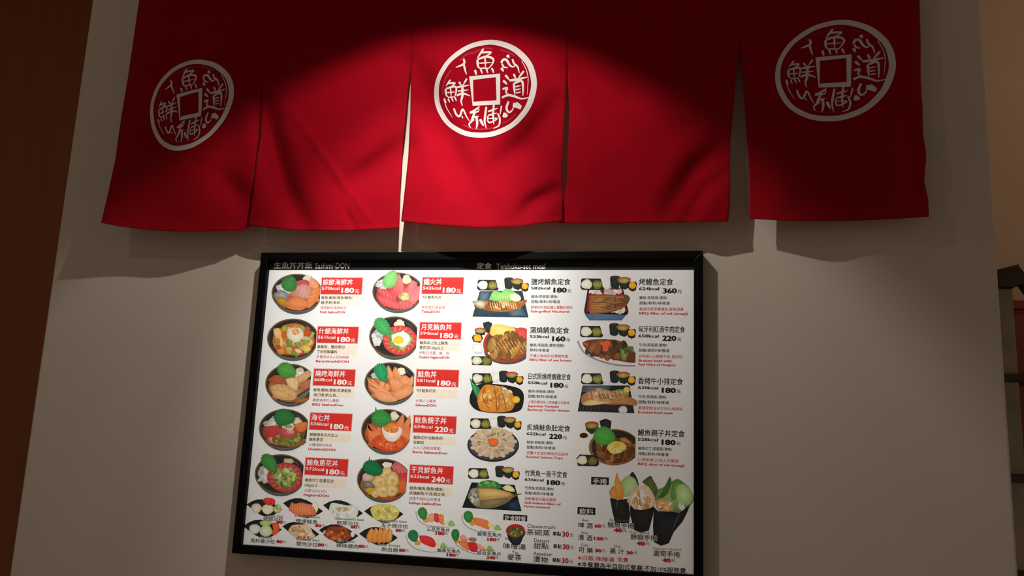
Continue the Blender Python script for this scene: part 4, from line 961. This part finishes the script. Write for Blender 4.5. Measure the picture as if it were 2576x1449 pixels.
a.p([(805, 500), (870, 560), (960, 575), (1060, 560), (1145, 520), (1130, 640), (1070, 860), (960, 890), (860, 850), (810, 640)], NORI, NORE); a.done('dish_picture', 'prawn hand roll wrapped in black seaweed')

# ---- black tags and captions
for fr, x0, y0, x1, y1, st in ((fF, 1360, 205, 1543, 293, '手捲'), (fF, 1218, 520, 1402, 606, '飲料'), (fF, 443, 595, 690, 672, '定食附餐')):
    a = Art(fr, base=0.00006); a.rect(x0, y0, x1, y1, (30, 22, 22))
    n = len(st); a.text(x0, y0, (y1 - y0) * 0.72, st, (236, 232, 226), (x1 - x0) * (0.8 if n == 2 else 0.9), 0.008, (x1 - x0) * (0.10 if n == 2 else .05), (y1 - y0) * 0.14)
    a.done('section_tag', 'black tag with white characters')
CAP = (34, 30, 28); CR = (186, 34, 40)
def caption(fr, items, label, base=0.00026):
    a = Art(fr, base=base)
    for x, y, h, w, st, c, b in items: a.text(x, y, h, st, c, w, b)
    a.done('lettering', label)
DISH = [(370, 345, 290, '龍蝦沙拉', 'Lobster Salad', 425, 315, 230, 565, 405), (845, 378, 325, '煙燻鮭魚', 'Smoked Salmon', 830, 318, 370, 1135, 455), (1450, 405, 325, '鮑芽沙拉', 'Abalone Sprout Salad', 1420, 355, 425, 1660, 475),
        (2105, 440, 390, '玉子燒沙拉', 'Tamagoyaki Salad', 2085, 385, 390, 2320, 525), (180, 665, 360, '馬鈴薯沙拉', 'Potato Salad', 330, 630, 165, 565, 690), (855, 712, 315, '蟹肉沙拉', 'Crab Meat Salad', 850, 660, 340, 1175, 738), (1445, 738, 325, '辣味螺肉', 'Spicy Conch', 1455, 685, 258, 1775, 760), (2110, 795, 245, '熱白蝦', 'Boiled Shrimps', 2060, 740, 320, 2370, 818)]
for x, y, w, st, en, ex, ey, ew, qx, qy in DISH:
    caption(fJ, [(x + 2, y + 2, 62, w, st, (226, 224, 218), 0.03), (ex, ey, 32, ew, en, (214, 212, 206), 0.035), (x, y, 62, w, st, CAP, 0.006), (ex, ey, 32, ew, en, (70, 64, 58), 0.0), (qx, qy, 44, 84, '80', CR, 0.05), (qx + 92, qy + 8, 40, 46, '元', (110, 100, 92), 0.0)], 'caption and price under a small dish')
for x, y, w, st, en, qx, qy, pr in ((670, 505, 520, '三品生魚片', 'Three Sashimi', 875, 605, '180'), (1825, 615, 545, '鮭魚生魚片', 'Salmon Sashimi', 2055, 745, '180'), (910, 985, 525, '鮪魚生魚片', 'Tuna Sashimi', 1130, 1095, '180'), (1815, 1040, 545, '綜合生魚片', 'Assorted Sashimi', 2030, 1155, '240')):
    caption(fI, [(x, y, 90, w, st, CAP, 0.006), (x + 60, y - 42, 36, w * 0.62, en, (120, 112, 104), 0.0), (qx, qy, 72, 195, pr, CR, 0.05), (qx + 205, qy + 8, 66, 70, '元', (110, 100, 92), 0.0)], 'caption and price under a sashimi plate')
it = [(240, 865, 130, 510, '味噌湯', CAP, 0.006), (285, 735, 66, 150, 'Miso', CAP, 0.0), (435, 1040, 80, 150, 'Tea', CAP, 0.0), (335, 1115, 140, 320, '麥茶', CAP, 0.006)]
for x, y, w, st, ex, ey, ew, en in ((770, 545, 530, '茶碗蒸', 785, 430, 635, 'Chawanmushi'), (930, 855, 340, '甜點', 940, 755, 350, 'Dessert'), (915, 1165, 340, '漬物', 925, 1055, 430, 'Appetiser')):
    it += [(x, y, 140, w, st, CAP, 0.004), (ex, ey, 86, ew, en, (60, 56, 52), 0.0)]
for x, y in ((1365, 605), (1375, 890), (1355, 1205)):
    it += [(x, y, 96, 190, '單點', CAP, 0.012), (x + 220, y - 5, 120, 145, '30', CR, 0.03), (x + 385, y + 35, 84, 84, '元', (96, 88, 80), 0.0)]
caption(fG, it, 'names and prices of the set meal extras')
it = []
for x, y, st, en, ex, ey, qx, qy, pr, yx in ((85, 745, '啤 酒', 'Beer', 138, 692, 315, 770, '60', 415), (80, 915, '清 酒', 'Sake', 122, 868, 305, 945, '120', 445), (88, 1090, '可 樂', 'Coke', 122, 1040, 318, 1115, '30', 415), (525, 1105, '果 汁', 'Juice', 578, 1055, 760, 1145, '30', 862)):
    it += [(x, y, 80, 200, st, CAP, 0.006), (ex, ey, 38, 98, en, (90, 84, 78), 0.0), (qx, qy, 46, 42 * len(pr), pr, CR, 0.05), (yx, qy + 2, 46, 48, '元', (96, 88, 80), 0.0)]
caption(fH, it, 'names and prices of the drinks')
caption(fH, [(78, 1205, 68, 505, '※白飯.味噌湯', (206, 56, 52), 0.008), (635, 1235, 64, 145, '免費', (206, 56, 52), 0.008)], 'red note on free rice and soup')
caption(fH, [(75, 1290, 74, 1500, '※本餐廳為半自助式餐廳,不加10%服務費.', CAP, 0.010)], 'black note along the bottom edge')
for x, y, w, st, qx, qy, ex, ey, ew, en, c in ((495, 735, 365, '鰻魚手捲', 585, 825, 525, 690, 280, 'Eel Handroll', (120, 112, 104)), (815, 905, 370, '鮮蝦手捲', 905, 1010, 805, 860, 270, 'Prawn Handroll', (120, 112, 104)), (1135, 1135, 370, '蘆筍手捲', 1265, 1245, 1125, 1085, 395, 'Asparagus Handroll', (150, 142, 134))):
    caption(fH, [(x + 3, y + 3, 80, w, st, (224, 220, 212), 0.03), (x, y, 80, w, st, CAP, 0.006), (ex, ey, 36, ew, en, c, 0.0), (qx, qy, 54, 108, '40', CR, 0.05), (qx + 118, qy + 6, 50, 58, '元', (96, 88, 80), 0.0)], 'caption and price of a hand roll', 0.00056)

# ------------------------------------------------------------------ gabled display rack in the passage
RY = 0.40
def rp(px, py): q = unp(px, py, RY); return q[0], q[2]
x_post0 = rp(2505, 800)[0]; x_post1 = rp(2549, 740)[0]
apex = rp(2557, 668); eave = rp(2490, 703)
z_sh1 = rp(2545, 951)[1]; z_sh2 = rp(2558, 1203)[1]
gap = 2 * (apex[0] - x_post1) + (x_post1 - x_post0)
RLOC = (apex[0], RY + 0.16, 0)
rack = tag(empty('display_rack', RLOC), 'dark wooden display rack with gabled roof and pale side boards beyond the wall', 'rack')
th = apex[1] - rp(2550, 722)[1]
sl = (apex[1] - eave[1]) / (apex[0] - eave[0])
zr = rp(2530, 724)[1]; xl = apex[0] - 0.16
prism('roof_board', [apex, (apex[0] + 0.004, zr + 0.008), (apex[0] - 0.012, zr), (xl, zr), (xl, max(zr + 0.02, apex[1] - sl * 0.16))], RY - 0.02, RY + 0.02, M_WOOD, rack, RLOC, 0.002)
prism('roof_board', [(apex[0] - 0.002, apex[1]), (apex[0] + 0.26, apex[1] - 0.42), (apex[0] + 0.24, apex[1] - 0.445), (apex[0] + 0.002, apex[1] - 0.05)][::-1], RY - 0.018, RY + 0.022, M_WOOD, rack, RLOC, 0.002)
zb = zr - 0.001
box('side_board', x_post0, x_post1, RY + 0.002, RY + 0.12, 0.0, zb, M_GREY, rack, RLOC, 0.003)
box('side_board', apex[0] + 0.19, apex[0] + 0.24, RY + 0.002, RY + 0.12, 0.0, apex[1] - 0.45, M_GREY, rack, RLOC, 0.003)
for z in (z_sh1, z_sh2, z_sh2 - 0.25, z_sh2 - 0.5, z_sh2 - 0.75):
    box('shelf', x_post0 - 0.004, apex[0] + 0.244, RY - 0.012, RY + 0.125, z - 0.011, z + 0.011, M_WOOD, rack, RLOC, 0.002)
# reddish cabinet standing against the far wall
cx0, cz = unp(2535, 755, 1.0)[0], unp(2570, 757, 1.0)[2]
CLOC = (cx0 + 0.45, 1.1, 0)
cab = tag(empty('cabinet', CLOC), 'dark reddish wooden cabinet behind the display rack', 'cabinet')
box('body', cx0, cx0 + 0.9, 1.0, 1.245, 0.0, cz - 0.03, M_MAHOG, cab, CLOC, 0.003)
box('top', cx0 - 0.01, cx0 + 0.91, 0.985, 1.247, cz - 0.03, cz, M_MAHOG, cab, CLOC, 0.003)
for k in range(2):
    dd = box('door', cx0 + 0.01 + 0.445 * k, cx0 + 0.445 + 0.445 * k, 0.985, 1.0, 0.08, cz - 0.05, M_MAHOG, cab, CLOC, 0.003)
